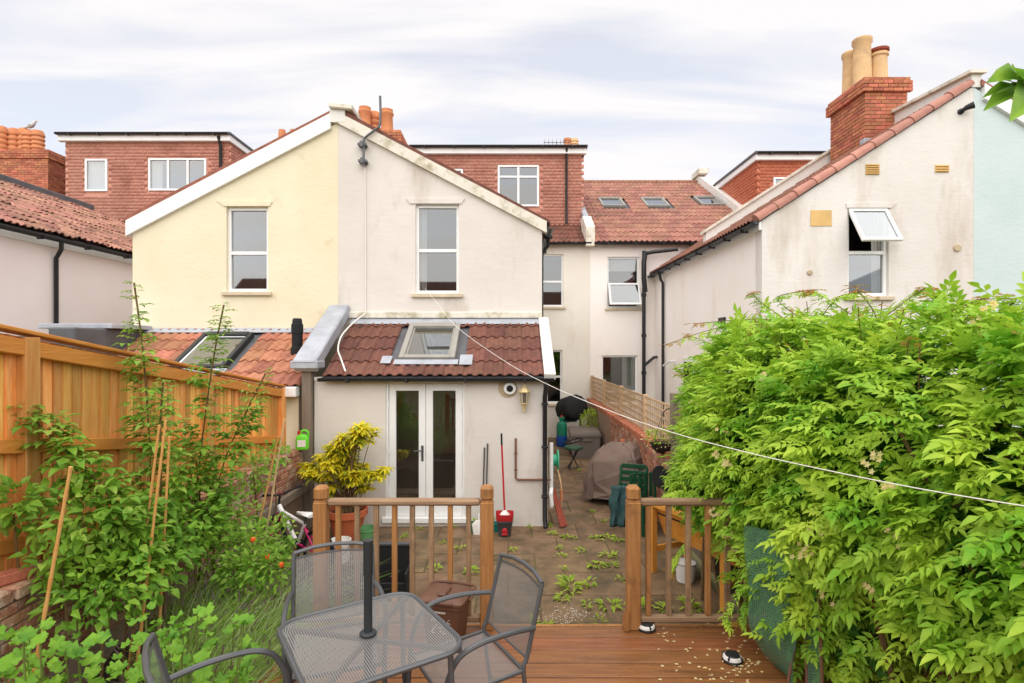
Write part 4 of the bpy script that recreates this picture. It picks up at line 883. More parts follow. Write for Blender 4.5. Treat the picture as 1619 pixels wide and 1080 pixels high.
ps = [16.62, 14.5, 12.3, 10.1, 8.5]
for p in ps: MB().bbox(2.42, 2.50, p - .04, p + .04, 1.19, 1.86, .005).build('post', M['trellis'], Tr)
for a, b in zip(ps, ps[1:]):
    for z in (1.22, 1.34, 1.46, 1.58, 1.70, 1.82):
        MB().box(2.445, 2.457, b + .045, a - .045, z - .016, z + .016).build('lath', M['trellis'], Tr)
    nn = int((a - b) / .115)
    for k in range(1, nn):
        yv_ = b + (a - b) * k / nn; MB().box(2.460, 2.472, yv_ - .014, yv_ + .014, 1.2, 1.84).build('lath', M['trellis'], Tr)
Bf = thing('boundary_fence', 'grey weathered board fence behind the jasmine', 'fence', (2.45, 4.5, 0))
yy = .8
while yy < 8.1:
    MB().bbox(2.44 + U(0, .01), 2.465, yy, yy + .145, 0, 2.0 + U(-.02, .02), .003).build('board', M['greywood'] if yy > 6.6 else M['darkwood'], Bf); yy += .15
MB().bbox(2.36, 2.46, 8.12, 8.22, 0, 2.05, .006).build('post', M['greywood'], Bf)

# ------------------------------------------------------------------ table, chairs, parasol pole
def sheet(name, grid, nu, nv, m, parent, su=1.0, sv=1.0):   # grid of points with metric UVs
    me = bpy.data.meshes.new(name); me.from_pydata([tuple(p) for p in grid], [], [(j * (nu + 1) + i, j * (nu + 1) + i + 1, (j + 1) * (nu + 1) + i + 1, (j + 1) * (nu + 1) + i) for j in range(nv) for i in range(nu)])
    uv = me.uv_layers.new(name='UVMap')
    for lp in me.loops:
        i, j = lp.vertex_index % (nu + 1), lp.vertex_index // (nu + 1); uv.data[lp.index].uv = (su * i / nu, sv * j / nv)
    me.polygons.foreach_set('use_smooth', [True] * len(me.polygons)); return link(name, me, m, parent)
def rrect(h, r, n=6):
    o = []
    for cx, cy, a0 in ((h - r, h - r, 0), (-h + r, h - r, 90), (-h + r, -h + r, 180), (h - r, -h + r, 270)):
        for k in range(n + 1):
            a = R(a0 + 90 * k / n); o.append((cx + r * math.cos(a), cy + r * math.sin(a)))
    return o
T = thing('garden_table', 'square grey metal mesh garden table with rounded corners', 'table', (-.70, 2.75, DZ), R(33))
out_ = rrect(.365, .12); nn = 12; gr = []
for j in range(nn + 1):
    for i in range(nn + 1):
        x, y = -1 + 2 * i / nn, -1 + 2 * j / nn; r_ = .12 / .365
        ex, ey = abs(x) - (1 - r_), abs(y) - (1 - r_)
        if ex > 0 and ey > 0:
            l = math.hypot(ex, ey); q = max(ex, ey) / l if l > 0 else 1; x = math.copysign(1 - r_ + ex * q, x); y = math.copysign(1 - r_ + ey * q, y)
        gr.append((x * .365, y * .365, .722))
sheet('table_top', gr, nn, nn, M['mesh_steel'], T, .73, .73)
MB().tube([(x, y, .718) for x, y in out_] + [(out_[0][0], out_[0][1], .718)], .014, 8, False).build('rim', M['steel'], T, True, (0, 0, 0))
br = MB().bar((-.34, -.34, .700), (.34, .34, .700), .02, .02).bar((-.34, .34, .700), (.34, -.34, .700), .02, .019)
local(br, 'brace', M['steel'], T)
for sx in (-1, 1):
    for sy in (-1, 1): local(MB().tube([(sx * .30, sy * .30, .705), (sx * .31, sy * .31, .35), (sx * .36, sy * .36, .012)], .015, 8), 'leg', M['steel'], T, True)
def chair(label, x, y, facing):
    """local +y is the way the sitter faces; origin on the deck under the seat"""
    c = thing('garden_chair', label, 'chair', (x, y, DZ), R(facing) - R(90), 'metal garden chairs round the table'); r = .0125
    nu, nv = 8, 8; g1 = []
    for j in range(nv + 1):
        for i in range(nu + 1):
            u, v = i / nu * 2 - 1, j / nv; g1.append((u * .225, -.21 + v * .44, .425 + .012 * u * u - .012 * math.sin(v * math.pi) - .02 * v * v))
    sheet('seat', g1, nu, nv, M['mesh_steel'], c, .45, .44)
    sr = [(-.235, -.215, .44), (.235, -.215, .44), (.235, .235, .415), (-.235, .235, .415), (-.235, -.215, .44)]
    local(MB().tube(sr, .011, 8, False), 'seat_frame', M['steel'], c, True)
    g2 = []
    for j in range(nv + 1):
        for i in range(nu + 1):
            u, v = i / nu * 2 - 1, j / nv; b = .022 * (1 - u * u); g2.append((u * .222, -.235 - v * .09 - b, .50 + v * (.345 + .012 * (1 - u * u)) - (.03 * (1 - u * u)) * (1 - v)))
    sheet('backrest', g2, nu, nv, M['mesh_steel'], c, .45, .36)
    e = MB(); e.tube([g2[i] for i in range(nu + 1)], .006, 6); e.tube([g2[nv * (nu + 1) + i] for i in range(nu + 1)], .006, 6); local(e, 'back_edge', M['steel'], c, True)
    top = [(-.235, -.33, .875), (-.12, -.352, .893), (0, -.358, .898), (.12, -.352, .893), (.235, -.33, .875)]
    local(MB().tube(top, r, 8), 'top_bar', M['steel'], c, True)
    for s in (-1, 1):
        local(MB().tube(spline([(s * .235, -.33, .875), (s * .235, -.24, .52), (s * .235, -.215, .42), (s * .24, -.28, .012)], 4), r, 8), 'leg', M['steel'], c, True)
        local(MB().tube(spline([(s * .245, -.275, .655), (s * .262, -.12, .672), (s * .27, .06, .668), (s * .265, .17, .625), (s * .255, .225, .52), (s * .25, .24, .40), (s * .25, .27, .012)], 4), r * 1.15, 8), 'arm_and_leg', M['steel'], c, True)
    return c
def chair_from_back(label, bx, by, facing):       # place by the middle of its top bar
    f = R(facing); return chair(label, bx + .345 * math.cos(f), by + .345 * math.sin(f), facing)
chair_from_back('grey metal mesh armchair between the table and the deck railing', -1.11, 3.51, -71)
chair_from_back('grey metal mesh armchair beside the brown food bin', .073, 3.20, 209)
chair_from_back('grey metal mesh armchair beside the vine leaves, turned edge on', -1.46, 2.25, 33)
P_ = thing('parasol_pole', 'dark steel parasol pole standing through the table top', 'parasol pole', (-.70, 2.75, DZ))
local(MB().tube([(0, 0, .03), (0, 0, 1.02)], .021, 14), 'lower_pole', M['steel_dark'], P_, True); local(MB().tube([(0, 0, 1.02), (0, 0, 1.19)], .024, 14), 'collar', M['steel_dark'], P_, True)
local(MB().lathe([(.042, .726), (.042, .735), (.034, .742), (.022, .744)], 16), 'table_ring', M['steel_dark'], P_, True); local(MB().lathe([(.2, 0), (.2, .04), (.05, .06), (.03, .1)], 20), 'base', M['steel_dark'], P_, True)

# ------------------------------------------------------------------ brown food bin
B = thing('food_bin', 'brown plastic food waste bin with raised handle on the deck', 'bin', (-.46, 4.03, DZ), R(-14))
bb = MB(); 
def ring(w, d, z, n=5, r=.04):
    o = []
    for cx, cy, a0 in ((w - r, d - r, 0), (-w + r, d - r, 90), (-w + r, -d + r, 180), (w - r, -d + r, 270)):
        for k in range(n + 1):
            a = R(a0 + 90 * k / n); o.append((cx + r * math.cos(a), cy + r * math.sin(a), z))
    return o
def loft(mb, rings, cap0=True, cap1=True):
    n = len(rings[0]); vs = [p for r_ in rings for p in r_]
    fs = [(i * n + k, i * n + (k + 1) % n, (i + 1) * n + (k + 1) % n, (i + 1) * n + k) for i in range(len(rings) - 1) for k in range(n)]
    if cap0: fs.append(tuple(range(n))[::-1])
    if cap1: fs.append(tuple((len(rings) - 1) * n + k for k in range(n)))
    return mb.add(vs, fs)
local(loft(MB(), [ring(.115, .10, 0), ring(.12, .105, .01), ring(.15, .13, .30), ring(.16, .14, .305), ring(.16, .14, .335)]), 'body', M['bin'], B, True)
lid = loft(MB(), [ring(.17, .15, .336), ring(.17, .15, .352), ring(.15, .13, .372), ring(.08, .07, .380)]); lid.bbox(-.1, .1, -.165, -.14, .345, .366, .004); lid.bbox(-.03, .03, -.10, .04, .372, .398, .008)
local(lid, 'lid', M['bin'], B, True)
local(MB().tube(spline([(-.175, .0, .32), (-.178, .12, .345), (-.13, .178, .36), (.13, .178, .36), (.178, .12, .345), (.175, .0, .32)], 4), .011, 8), 'handle', M['bin'], B, True)
pm = MB()
def face(u, v): z = .30 * v; d = .1055 + (.13 - .105) * v; return (u, -d - .0015, z)
rr = random.Random(3)
for r_ in range(3):
    for c in range(3 if r_ < 2 else 4):
        u = -.05 + c * .04 + (r_ % 2) * .012; v = .46 + r_ * .13; a0 = rr.uniform(0, 6)
        pts = [(u + .014 * math.cos(a0 + k * .8), v + .045 * math.sin(a0 + k * .8)) for k in range(6)]
        pm.tube([face(*q) for q in pts], .0018, 4)
for c in range(7): pm.bbox(-.045 + c * .013, -.036 + c * .013, -.1345, -.1295, .272, .285, .001)
local(pm, 'printed_symbols', M['print'], B)

# ------------------------------------------------------------------ deck lights
for (px, py, lab) in ((1022, 995, 'round black and silver solar light beside the railing post'), (1158, 1045, 'round black and silver solar light among the fallen petals')):
    p = at(px, py, 1); Yq = FPX * (EYE - DZ) / (py - VY); xq = (px - VX) / FPX * Yq
    S = thing('solar_light', lab, 'light', (xq, Yq, DZ), R(U(0, 60)), 'solar lights on the deck')
    local(MB().lathe([(.066, 0), (.07, .012), (.066, .02)], 20), 'base', M['black'], S, True)
    local(MB().lathe([(.064, .02), (.06, .036), (.05, .042)], 20), 'ring', M['whitep'], S, True)
    local(MB().lathe([(.05, .042), (.046, .05), (.0, .052)], 20), 'panel', M['steel_dark'], S, True)
    cl = MB()
    for k in range(4): a = R(45 + 90 * k); cl.obox((.058 * math.cos(a), .058 * math.sin(a), .034), (.022, .012, .022), Matrix.Rotation(a, 3, 'Z'), .003)
    local(cl, 'clip', M['black'], S)
# ------------------------------------------------------------------ things on the lean-to wall
Ln = thing('wall_lantern', 'cream and gold carriage lantern fixed to the lean-to wall', 'lamp', (at(829, 0, YL - .1).x, YL - .11, 1.80))
local(MB().lathe([(.02, .02), (.03, .04), (.03, .06), (.055, .08), (.075, .24), (.08, .25)], 6), 'lantern_glass', M['glass'], Ln)
fr_ = MB(); 
for k in range(6):
    a = R(60 * k); fr_.tube([(.056 * math.cos(a), .056 * math.sin(a), .08), (.077 * math.cos(a), .077 * math.sin(a), .245)], .006, 6)
fr_.lathe([(.06, .07), (.06, .085)], 6); fr_.lathe([(.085, .24), (.09, .255), (.05, .31), (.02, .33), (.02, .345), (.012, .36), (0, .37)], 6); fr_.lathe([(0, -.06), (.018, -.04), (.012, -.01), (.028, .02), (.028, .05), (.05, .07)], 10)
local(fr_, 'lantern_frame', M['gold'], Ln, True); local(MB().bbox(-.02, .02, .02, .108, -.05, .06, .006), 'wall_bracket', M['gold'], Ln)
Cm = thing('security_camera', 'white round dome camera on a bare plaster patch', 'camera', (at(806, 0, YL).x, YL, at(0, 614, YL).z))
rx = Matrix.Rotation(R(90), 3, 'X')
local(MB().lathe([(.15, 0), (.15, .004), (0, .0045)], 14, (-.03, 0, 0), rx), 'plaster_patch', M['beige'], Cm)
local(MB().lathe([(.095, .005), (.095, .05), (.085, .065), (.05, .07)], 24, (0, 0, 0), rx), 'housing', M['upvc'], Cm, True); local(MB().lathe([(.052, .068), (.045, .085), (.02, .098), (0, .1)], 20, (0, 0, 0), rx), 'lens', M['rubber'], Cm, True)
Fl = thing('flood_light', 'small black security lamp under the white gable apex', 'lamp', (at(1518, 0, YW).x, YW, at(0, 177, YW).z))
local(MB().lathe([(.05, 0), (.05, .03), (.03, .05)], 14, (0, 0, 0), rx), 'base', M['black'], Fl, True); local(MB().tube([(0, -.05, 0), (.03, -.1, .03), (.11, -.16, .055)], [.03, .045, .06], 12), 'lamp_head', M['black'], Fl, True)
def oncol(px, py): Yq = FPX * EYE / (py - VY); return ((px - VX) / FPX * Yq, Yq)
# mop and bucket
mx_, my_ = oncol(797, 846); my_ = min(my_, YL - .2)
Mo = thing('mop_bucket', 'grey mop bucket with red wringer by the lean-to wall', 'bucket', (at(798, 0, my_).x, my_, 0))
Mo.scale = (.85, .85, .9)
local(loft(MB(), [ring(.10, .09, 0), ring(.13, .12, .22), ring(.14, .13, .23), ring(.138, .128, .25)]), 'bucket', M['darkgrey'], Mo, True)
wr = loft(MB(), [ring(.135, .125, .251), ring(.145, .135, .28), ring(.15, .14, .36)], True, False); wr.lathe([(.11, .33), (.05, .30), (0, .28)], 14); local(wr, 'wringer', M['red'], Mo, True)
local(MB().lathe([(.03, -.02), (.05, 0), (.03, .02)], 10, (.0, -.105, .1), rx).bbox(-.05, .05, -.125, -.10, .03, .06, .004), 'pedal', M['red'], Mo, True)
Mp = thing('mop', 'red handled mop standing in the bucket against the wall', 'mop', (at(798, 0, my_).x, my_, .28))
local(MB().tube([(0, 0, .02), (-.045, .13, 1.0)], .014, 8), 'handle', M['red'], Mp, True); local(MB().tube([(-.045, .13, 1.0), (-.05, .137, 1.17)], .0145, 8), 'grip', M['rubber'], Mp, True); local(MB().lathe([(.09, -.02), (.06, .04), (.02, .08)], 10), 'mop_head', M['whitep'], Mp, True)
for k, px in enumerate((764, 769)):
    a = at(px, 0, YL).x; o = MB().tube([(a - .01, YL - .1, 0), (a + .02, YL - .015, 1.2 + .06 * k)], .011, 8).build('metal_rod', M['steel'], None, True, (a, YL - .1, 0)); o.location = (a, YL - .1, 0)
    tag(o, 'thin grey metal rod leaning against the lean-to wall', 'rod', 'grey rods leaning by the doors')
Dp = thing('dustpan', 'pale grey dustpan standing on end behind the railing post', 'dustpan', (at(757, 0, 8.1).x, 8.1, 0))
local(loft(MB(), [ring(.08, .03, 0, 3, .02), ring(.10, .035, .14, 3, .02), ring(.05, .02, .2, 3, .015)]), 'pan', M['whitep'], Dp, True); local(MB().tube([(0, 0, .2), (0, .02, .3)], .014), 'handle', M['whitep'], Dp, True)
Tt = thing('plant_trough', 'low teal plastic plant trough against the lean-to wall', 'trough', (at(765, 0, 8.25).x, 8.25, 0))
local(loft(MB(), [ring(.22, .06, 0, 3, .02), ring(.25, .08, .12, 3, .02), ring(.23, .065, .12, 3, .02), ring(.22, .06, .09, 3, .02)]), 'trough', M['teal_p'], Tt, True)
tl = MB()
for k in range(40):
    a = U(0, 6.28); tl.leaf((U(-.16, .1), U(-.03, .03), .1), (math.cos(a), math.sin(a), U(.6, 1.6)), (0, 0, 1), U(.08, .16), .04)
local(tl, 'leaves', M['weed'], Tt)
Hr = thing('hose_reel', 'aqua green hose reel on the side of the lean-to', 'hose reel', (.70, YL + .5, .9))
local(MB().lathe([(.17, -.05), (.17, -.035), (.09, -.03), (.09, .03), (.17, .035), (.17, .05)], 20, (.03, 0, 0), Matrix.Rotation(R(90), 3, 'Y')), 'reel', M['aqua_p'], Hr, True)
local(MB().tube(spline([(.06, -.1, -.12), (.1, -.2, -.3), (.12, -.22, -.52), (.11, -.2, -.7)], 4), .011, 6), 'hose', M['pot_buff'], Hr, True); local(MB().tube([(.115, -.21, -.42), (.115, -.21, -.6)], .022, 8), 'nozzle', M['pot_orange'], Hr, True)
bx_, by_ = oncol(885, 828)
for k in range(3):
    o = MB().bar((.78 + k * .035, 8.35 + k * .03, .022), (.66 + k * .012, 8.7 + k * .02, .5), .045, .03, bev=.003).build('timber_batten', M['redwood'], None, False, (.78, 8.35, 0)); o.location = (.78, 8.35, 0)
    tag(o, 'short red brown timber batten leaning at the lean-to corner', 'batten', 'red battens at the corner')

# ------------------------------------------------------------------ courtyard things
Gb = thing('gas_bottle', 'green gas bottle with a blue lower half beside the storage box', 'gas bottle', (1.42, 15.2, 0))
local(MB().lathe([(.13, .0), (.15, .03), (.15, .3)], 18), 'blue_sleeve', M['blue_p'], Gb, True); local(MB().lathe([(.145, .3), (.145, .55), (.12, .64), (.06, .68), (.06, .72), (.08, .74), (.08, .8)], 18), 'cylinder', M['gasgreen'], Gb, True); local(MB().lathe([(.03, .72), (.04, .78), (.03, .84), (0, .85)], 10), 'valve', M['red'], Gb, True)
Sb = thing('storage_box', 'taupe plastic garden storage box with pale lid in the courtyard', 'storage box', (1.88, 14.1, 0), R(-3))
local(loft(MB(), [ring(.34, .5, .0, 3, .03), ring(.37, .55, .52, 3, .03)]), 'body', M['box'], Sb, True); ld = loft(MB(), [ring(.39, .57, .521, 3, .04), ring(.39, .57, .58, 3, .04), ring(.36, .54, .63, 3, .04)]); local(ld, 'lid', M['box_lid'], Sb, True); local(MB().bbox(-.16, .16, -.60, -.575, .42, .46, .008), 'handle', M['box_lid'], Sb)
Dr = thing('compost_drum', 'black round compost drum behind the storage box', 'compost drum', (1.72, 15.6, 0))
Rd = Matrix.Rotation(R(78), 3, 'Y') @ Matrix.Identity(3)
pf = [(0, -.36), (.2, -.36), (.33, -.30)]
for k in range(5): pf += [(.36, -.28 + k * .13), (.36, -.2 + k * .13), (.345, -.18 + k * .13)]
pf += [(.33, .36), (.18, .41), (0, .41)]
local(MB().lathe(pf, 12, (0, 0, .98), Matrix.Rotation(R(75), 3, 'X') @ Matrix.Rotation(R(20), 3, 'Y')), 'drum', M['rubber'], Dr, True)
local(MB().tube([(-.3, -.2, 0), (-.25, 0, .75)], .02).tube([(.3, -.2, 0), (.25, 0, .75)], .02).tube([(-.3, .3, 0), (-.25, .05, .75)], .02).tube([(.3, .3, 0), (.25, .05, .75)], .02), 'stand', M['steel_dark'], Dr, True); local(MB().bbox(-.05, .05, -.42, -.38, .95, 1.05, .01), 'latch', M['whitep'], Dr)
local(loft(MB(), [ring(.15, .08, .62, 3, .03), ring(.18, .1, .74, 3, .03)]), 'teal_tray', M['teal_p'], Dr, True)
Bq = thing('covered_barbecue', 'barbecue under a creased brown weatherproof cover by the courtyard wall', 'barbecue', (1.90, 9.85, 0), R(-30)); Bq.scale = (.82, .86, .97)
rb = random.Random(17); rings_ = []; nk = 26
for ri, (a, b, z) in enumerate([(.58, .46, .07), (.56, .44, .22), (.57, .45, .40), (.53, .41, .60), (.50, .38, .78), (.40, .27, .95), (.28, .15, 1.05), (.12, .06, 1.07)]):
    rg_ = []
    for k in range(nk):
        t = 2 * math.pi * (k + .5 * (ri % 2)) / nk; c, s_ = math.cos(t), math.sin(t); e = .3
        f_ = 1 + (.11 if (k + ri // 3) % 2 else -.05) * (1.2 - z) + rb.gauss(0, .022)
        x = a * math.copysign(abs(c) ** e, c) * f_; y = b * math.copysign(abs(s_) ** e, s_) * f_
        rg_.append((x, y, z + .12 * x * (z > .5) + rb.gauss(0, .012) + (.05 * math.sin(t * 3) if ri == 0 else 0)))
    rings_.append(rg_)
cv = MB(); vs = [p for r_ in rings_ for p in r_]; fs = []
for i in range(len(rings_) - 1):
    for k in range(nk):
        p0, p1, p2, p3 = i * nk + k, i * nk + (k + 1) % nk, (i + 1) * nk + (k + 1) % nk, (i + 1) * nk + k
        fs += [(p0, p1, p2), (p0, p2, p3)] if (i + k) % 2 else [(p0, p1, p3), (p1, p2, p3)]
fs.append(tuple((len(rings_) - 1) * nk + k for k in range(nk)))
cvo = local(cv.add(vs, fs), 'cover', M['cover'], Bq); cvo.data.polygons.foreach_set('use_smooth', [True] * len(cvo.data.polygons)); cvo.data.set_sharp_from_angle(angle=R(22))
st_ = MB()
for x in (-.2, .2): st_.tube([(x, -.2, 1.05 + .09 * x), (x, .1, 1.075 + .09 * x)], .006, 5)
local(st_, 'cover_seam', M['rubber'], Bq)
lg = MB()
for sx in (-.45, .45):
    for sy in (-.33, .33): lg.box(sx - .02, sx + .02, sy - .02, sy + .02, 0, .35)
local(lg, 'leg', M['black'], Bq); local(MB().lathe([(.05, 0), (.05, .05), (.03, .06)], 12, (.1, .05, 1.06)), 'top_cap', M['terracotta'], Bq, True)
Gc = thing('folding_chair', 'dark green plastic folding chair propped against the covered barbecue', 'chair', (1.93, 8.75, 0), R(-20))
for s in (-1, 1): local(MB().tube(spline([(s * .2, -.1, 0), (s * .21, .05, .45), (s * .2, .18, .82)], 4), .022, 8), 'frame', M['dkgreen_p'], Gc, True)
for k in range(6):
    z = .28 + k * .1; local(MB().bbox(-.19, .19, -.02 + z * .22, .0 + z * .22, z, z + .075, .008), 'slat', M['dkgreen_p'], Gc)
Gd = thing('garden_chair', 'green moulded plastic chair beside the planter', 'chair', (2.08, 8.25, 0), R(15))
for s in (-1, 1): local(MB().tube(spline([(s * .22, -.2, 0), (s * .24, -.18, .5), (s * .23, .0, .68), (s * .21, .2, .62)], 4), .026, 8), 'arm', M['dkgreen_p'], Gd, True); local(MB().tube([(s * .2, .2, 0), (s * .2, .22, .8)], .025, 8), 'leg', M['dkgreen_p'], Gd, True)
local(MB().bbox(-.21, .21, -.18, .2, .38, .42, .015), 'seat', M['dkgreen_p'], Gd)
for k in range(4): local(MB().bbox(-.17 + k * .09, -.11 + k * .09, .2, .225, .45, .82, .01), 'slat', M['dkgreen_p'], Gd)
for k, (dx_, dz_) in enumerate(((0, 0), (.13, -.05))):
    o = MB().lathe([(.11, -.012), (.12, 0), (.11, .012), (.095, .006), (0, .004)], 18, (0, 0, 0), Matrix.Rotation(R(70), 3, 'X') @ Matrix.Diagonal((1, 1.35, 1)).to_3x3()).build('black_paddle', M['rubber'], None, True); o.location = (2.16 + dx_ * .7, 8.0 - k * .06, .86 + dz_)
    tag(o, 'black oval plastic lid propped on the green chair', 'lid', 'black oval lids by the planter')
Tw = MB(); vs = []
for j in range(13):
    for i in range(7): vs.append((i * .05 - .15 + .015 * math.sin(j), .03 * math.sin(i * 2.1 + j * .3), .62 - j * .052))
Tw.add(vs, [(j * 7 + i, j * 7 + i + 1, (j + 1) * 7 + i + 1, (j + 1) * 7 + i) for j in range(12) for i in range(6)])
o = Tw.build('sack', mat('teal_cloth', srgb(52, 84, 84), rough=.8, var=.2, scale=20), None, True); o.location = (1.68, 8.45, 0); o.modifiers.new('thickness', 'SOLIDIFY').thickness = .02
tag(o, 'dark teal woven sack hanging beside the covered barbecue', 'sack')
Tc = thing('camping_stool', 'small black and green camping stool between box and barbecue', 'stool', (1.42, 12.4, 0))
for s in (-1, 1): local(MB().tube([(s * .12, -.12, 0), (s * -.1, .12, .45)], .014).tube([(s * .12, .12, 0), (s * -.1, -.12, .45)], .014), 'legs', M['steel_dark'], Tc, True)
local(MB().lathe([(.2, .45), (.22, .47), (.2, .5), (.1, .48), (0, .47)], 16), 'seat', M['dkgreen_p'], Tc, True); local(MB().tube([(.2 * math.cos(t * .5), .2 * math.sin(t * .5), .62 + .05 * math.cos(t * .5)) for t in range(13)], .015), 'back_ring', M['rubber'], Tc, True)

def leafmass(name, n, center, rad, ln, wd, m, parent=None, shell=.55, outward=1.0, up=.3, seed=1, org=None):
    rs = random.Random(seed); b = MB(); c = Vector(center)
    for _ in range(n):
        d = Vector((rs.gauss(0, 1), rs.gauss(0, 1), rs.gauss(0, 1))).normalized(); q = shell + (1 - shell) * rs.random() ** .6
        p = c + Vector((d.x * rad[0], d.y * rad[1], d.z * rad[2])) * q
        ld = (d * outward + Vector((rs.gauss(0, .5), rs.gauss(0, .5), rs.gauss(0, .4) + up))).normalized(); l = ln * rs.uniform(.6, 1.25)
        b.leaf(p, ld, (rs.gauss(0, .4) + d.x * .4, rs.gauss(0, .4) + d.y * .4, 1), l, wd * l / ln, .2, rs.uniform(0, .35))
    return b
Hb = thing('hanging_basket', 'black wire hanging basket of trailing flowers on a scroll bracket', 'hanging basket', (2.30, 8.35, 1.32))
hb = MB()
for z, r in ((-.02, .20), (-.1, .17), (-.17, .1)): hb.tube([(r * math.cos(a * .45), r * math.sin(a * .45), z) for a in range(15)], .006, 5, False)
for k in range(10): a = k * .628; hb.tube([(.2 * math.cos(a), .2 * math.sin(a), -.02), (.17 * math.cos(a), .17 * math.sin(a), -.1), (.1 * math.cos(a), .1 * math.sin(a), -.17), (0, 0, -.2)], .005, 5)
local(hb, 'basket', M['rubber'], Hb); local(MB().lathe([(0, -.185), (.1, -.16), (.16, -.1), (.18, -.03)], 14), 'liner', M['soil'], Hb, True)
local(leafmass('l', 260, (0, 0, .05), (.26, .24, .13), .05, .03, None, seed=4), 'leaves', M['weed'], Hb); local(leafmass('l', 70, (-.05, -.05, .04), (.29, .26, .14), .03, .025, None, shell=.9, seed=5), 'flowers', M['jas_fl'], Hb)
ch = MB()
for k in range(3): a = k * 2.09; ch.tube([(.19 * math.cos(a), .19 * math.sin(a), -.02), (0, 0, .42)], .003, 4)
ch.tube(spline([(0, 0, .42), (.06, 0, .47), (.1, -.1, .50), (.12, -.24, .56)], 4), .009, 6); local(ch, 'bracket', M['black'], Hb)
Ys = thing('potted_shrub', 'small rounded yellow green shrub at the foot of the trellis wall', 'shrub', (2.12, 13.1 + 1.6, 0))
local(leafmass('l', 900, (0, 0, .72), (.27, .27, .36), .055, .03, None, seed=8), 'foliage', M['weed'], Ys); local(MB().tube([(0, 0, 0), (0, 0, .6)], .03), 'stem', M['bark'], Ys)
local(MB().lathe([(.13, 0), (.17, .28), (.19, .28), (.19, .32), (.16, .32)], 16), 'pot', M['terracotta'], Ys, True)

# manger planter
Pl = thing('raised_planter', 'orange wooden trough planter on legs beyond the right hand railing', 'planter', (1.95, 6.24, 0), math.atan2(1.71 - 2.18, 6.73 - 5.74) * -1 + 0)
Pl.rotation_euler = (0, 0, math.atan2(6.73 - 5.74, 1.71 - 2.18) - R(90))
hl = .56; w0, w1 = .0, .58
for yy in (-hl, hl):
    for xx in (0, .55): local(MB().bbox(xx - .005, xx + .07, yy - .035, yy + .035, 0, .80, .004), 'leg', M['planter'], Pl)
    local(MB().bbox(.068, .545, yy - .018, yy + .018, .24, .31, .003), 'cross_rail', M['planter'], Pl)
    local(MB().poly_y([(.07, .78), (.22, .42), (.40, .42), (.545, .78)], yy - .012, yy + .012), 'end_panel', M['planter'], Pl)
for xx in (-.012, .55): local(MB().bbox(xx, xx + .075, -hl - .05, hl + .05, .802, .86, .005), 'top_rail', M['planter'], Pl)
for yy in (-hl, hl): local(MB().bbox(.066, .546, yy - .05, yy + .025, .803, .858, .004), 'end_rail', M['planter'], Pl)
for k in range(4):
    t0, t1 = k / 4, (k + 1) / 4
    for (xa, xb) in (((.07, .22)), ((.545, .40))):
        A = (xa + (xb - xa) * t0, .79 - .37 * t0); Bb = (xa + (xb - xa) * t1, .79 - .37 * t1 + .006)
        local(MB().bar((A[0], 0, A[1]), (Bb[0], 0, Bb[1]), 2 * hl - .04, .018, up=(1, 0, 0) if False else (0, 0, 1)), 'side_plank', M['planter'], Pl)
local(MB().box(.09, .53, -hl + .02, hl - .02, .70, .76), 'compost', M['soil'], Pl)
ub = MB().lathe([(.10, 0), (.125, .22), (.135, .22), (.12, .22)], 16).build('storage_tub', M['whitep'], None, True); ub.location = (2.05, 6.5, 0); tag(ub, 'pale grey tub stored on the paving under the planter', 'tub')

# ------------------------------------------------------------------ things by the doors
Py, Px = 7.85, at(549, 0, 7.85).x
Yp = thing('potted_shrub', 'bright yellow leaved shrub in a large terracotta pot by the doors', 'shrub', (Px, Py, 0))
local(MB().lathe([(.17, 0), (.25, .36), (.28, .36), (.285, .45), (.255, .45), (.24, .36)], 28), 'pot', M['terracotta'], Yp, True); local(MB().lathe([(.25, .39), (0, .40)], 20), 'soil', M['soil'], Yp)
stems = MB(); lv_ = MB(); lg_ = MB()
rs = random.Random(12)
tips = [(574, 672), (560, 682), (590, 680), (540, 690), (520, 705), (505, 722), (492, 735), (530, 720), (548, 712), (560, 700), (585, 748), (600, 752), (575, 735), (555, 735), (535, 742), (515, 750), (495, 752), (545, 755), (562, 760), (525, 768), (580, 772), (568, 680), (548, 700), (535, 708), (515, 730), (572, 758)]
tips = tips + [(a + rs.uniform(-16, 16), b + rs.uniform(-12, 14)) for a, b in tips]
for (tx, ty) in tips:
    yy = Py + rs.uniform(-.22, .25); t_ = at(tx, ty, yy); b0 = Vector((Px + rs.uniform(-.08, .08), Py + rs.uniform(-.08, .08), .4)); m_ = b0.lerp(t_, .55) + Vector((rs.uniform(-.05, .05), rs.uniform(-.05, .05), .08))
    sp_ = spline([b0, m_, t_], 5); stems.tube(sp_, [.009 - .005 * i / 10 for i in range(len(sp_))], 5)
    for rnk in range(4):
        cpos = t_.lerp(m_, rnk * .13)
        for k in range(12):
            a = k * 2.4 + rnk; d = Vector((math.cos(a), math.sin(a), rs.uniform(-.25, .5))); (lv_ if rs.random() < .92 - .12 * rnk else lg_).leaf(cpos, d, (0, 0, 1), rs.uniform(.10, .17), .055, .15, rs.uniform(.1, .45))
stems.build('stems', M['bark'], Yp); stuff(lv_.build('yellow_leaves', M['yel'], Yp)); stuff(lg_.build('green_leaves', M['yel_dk'], Yp))
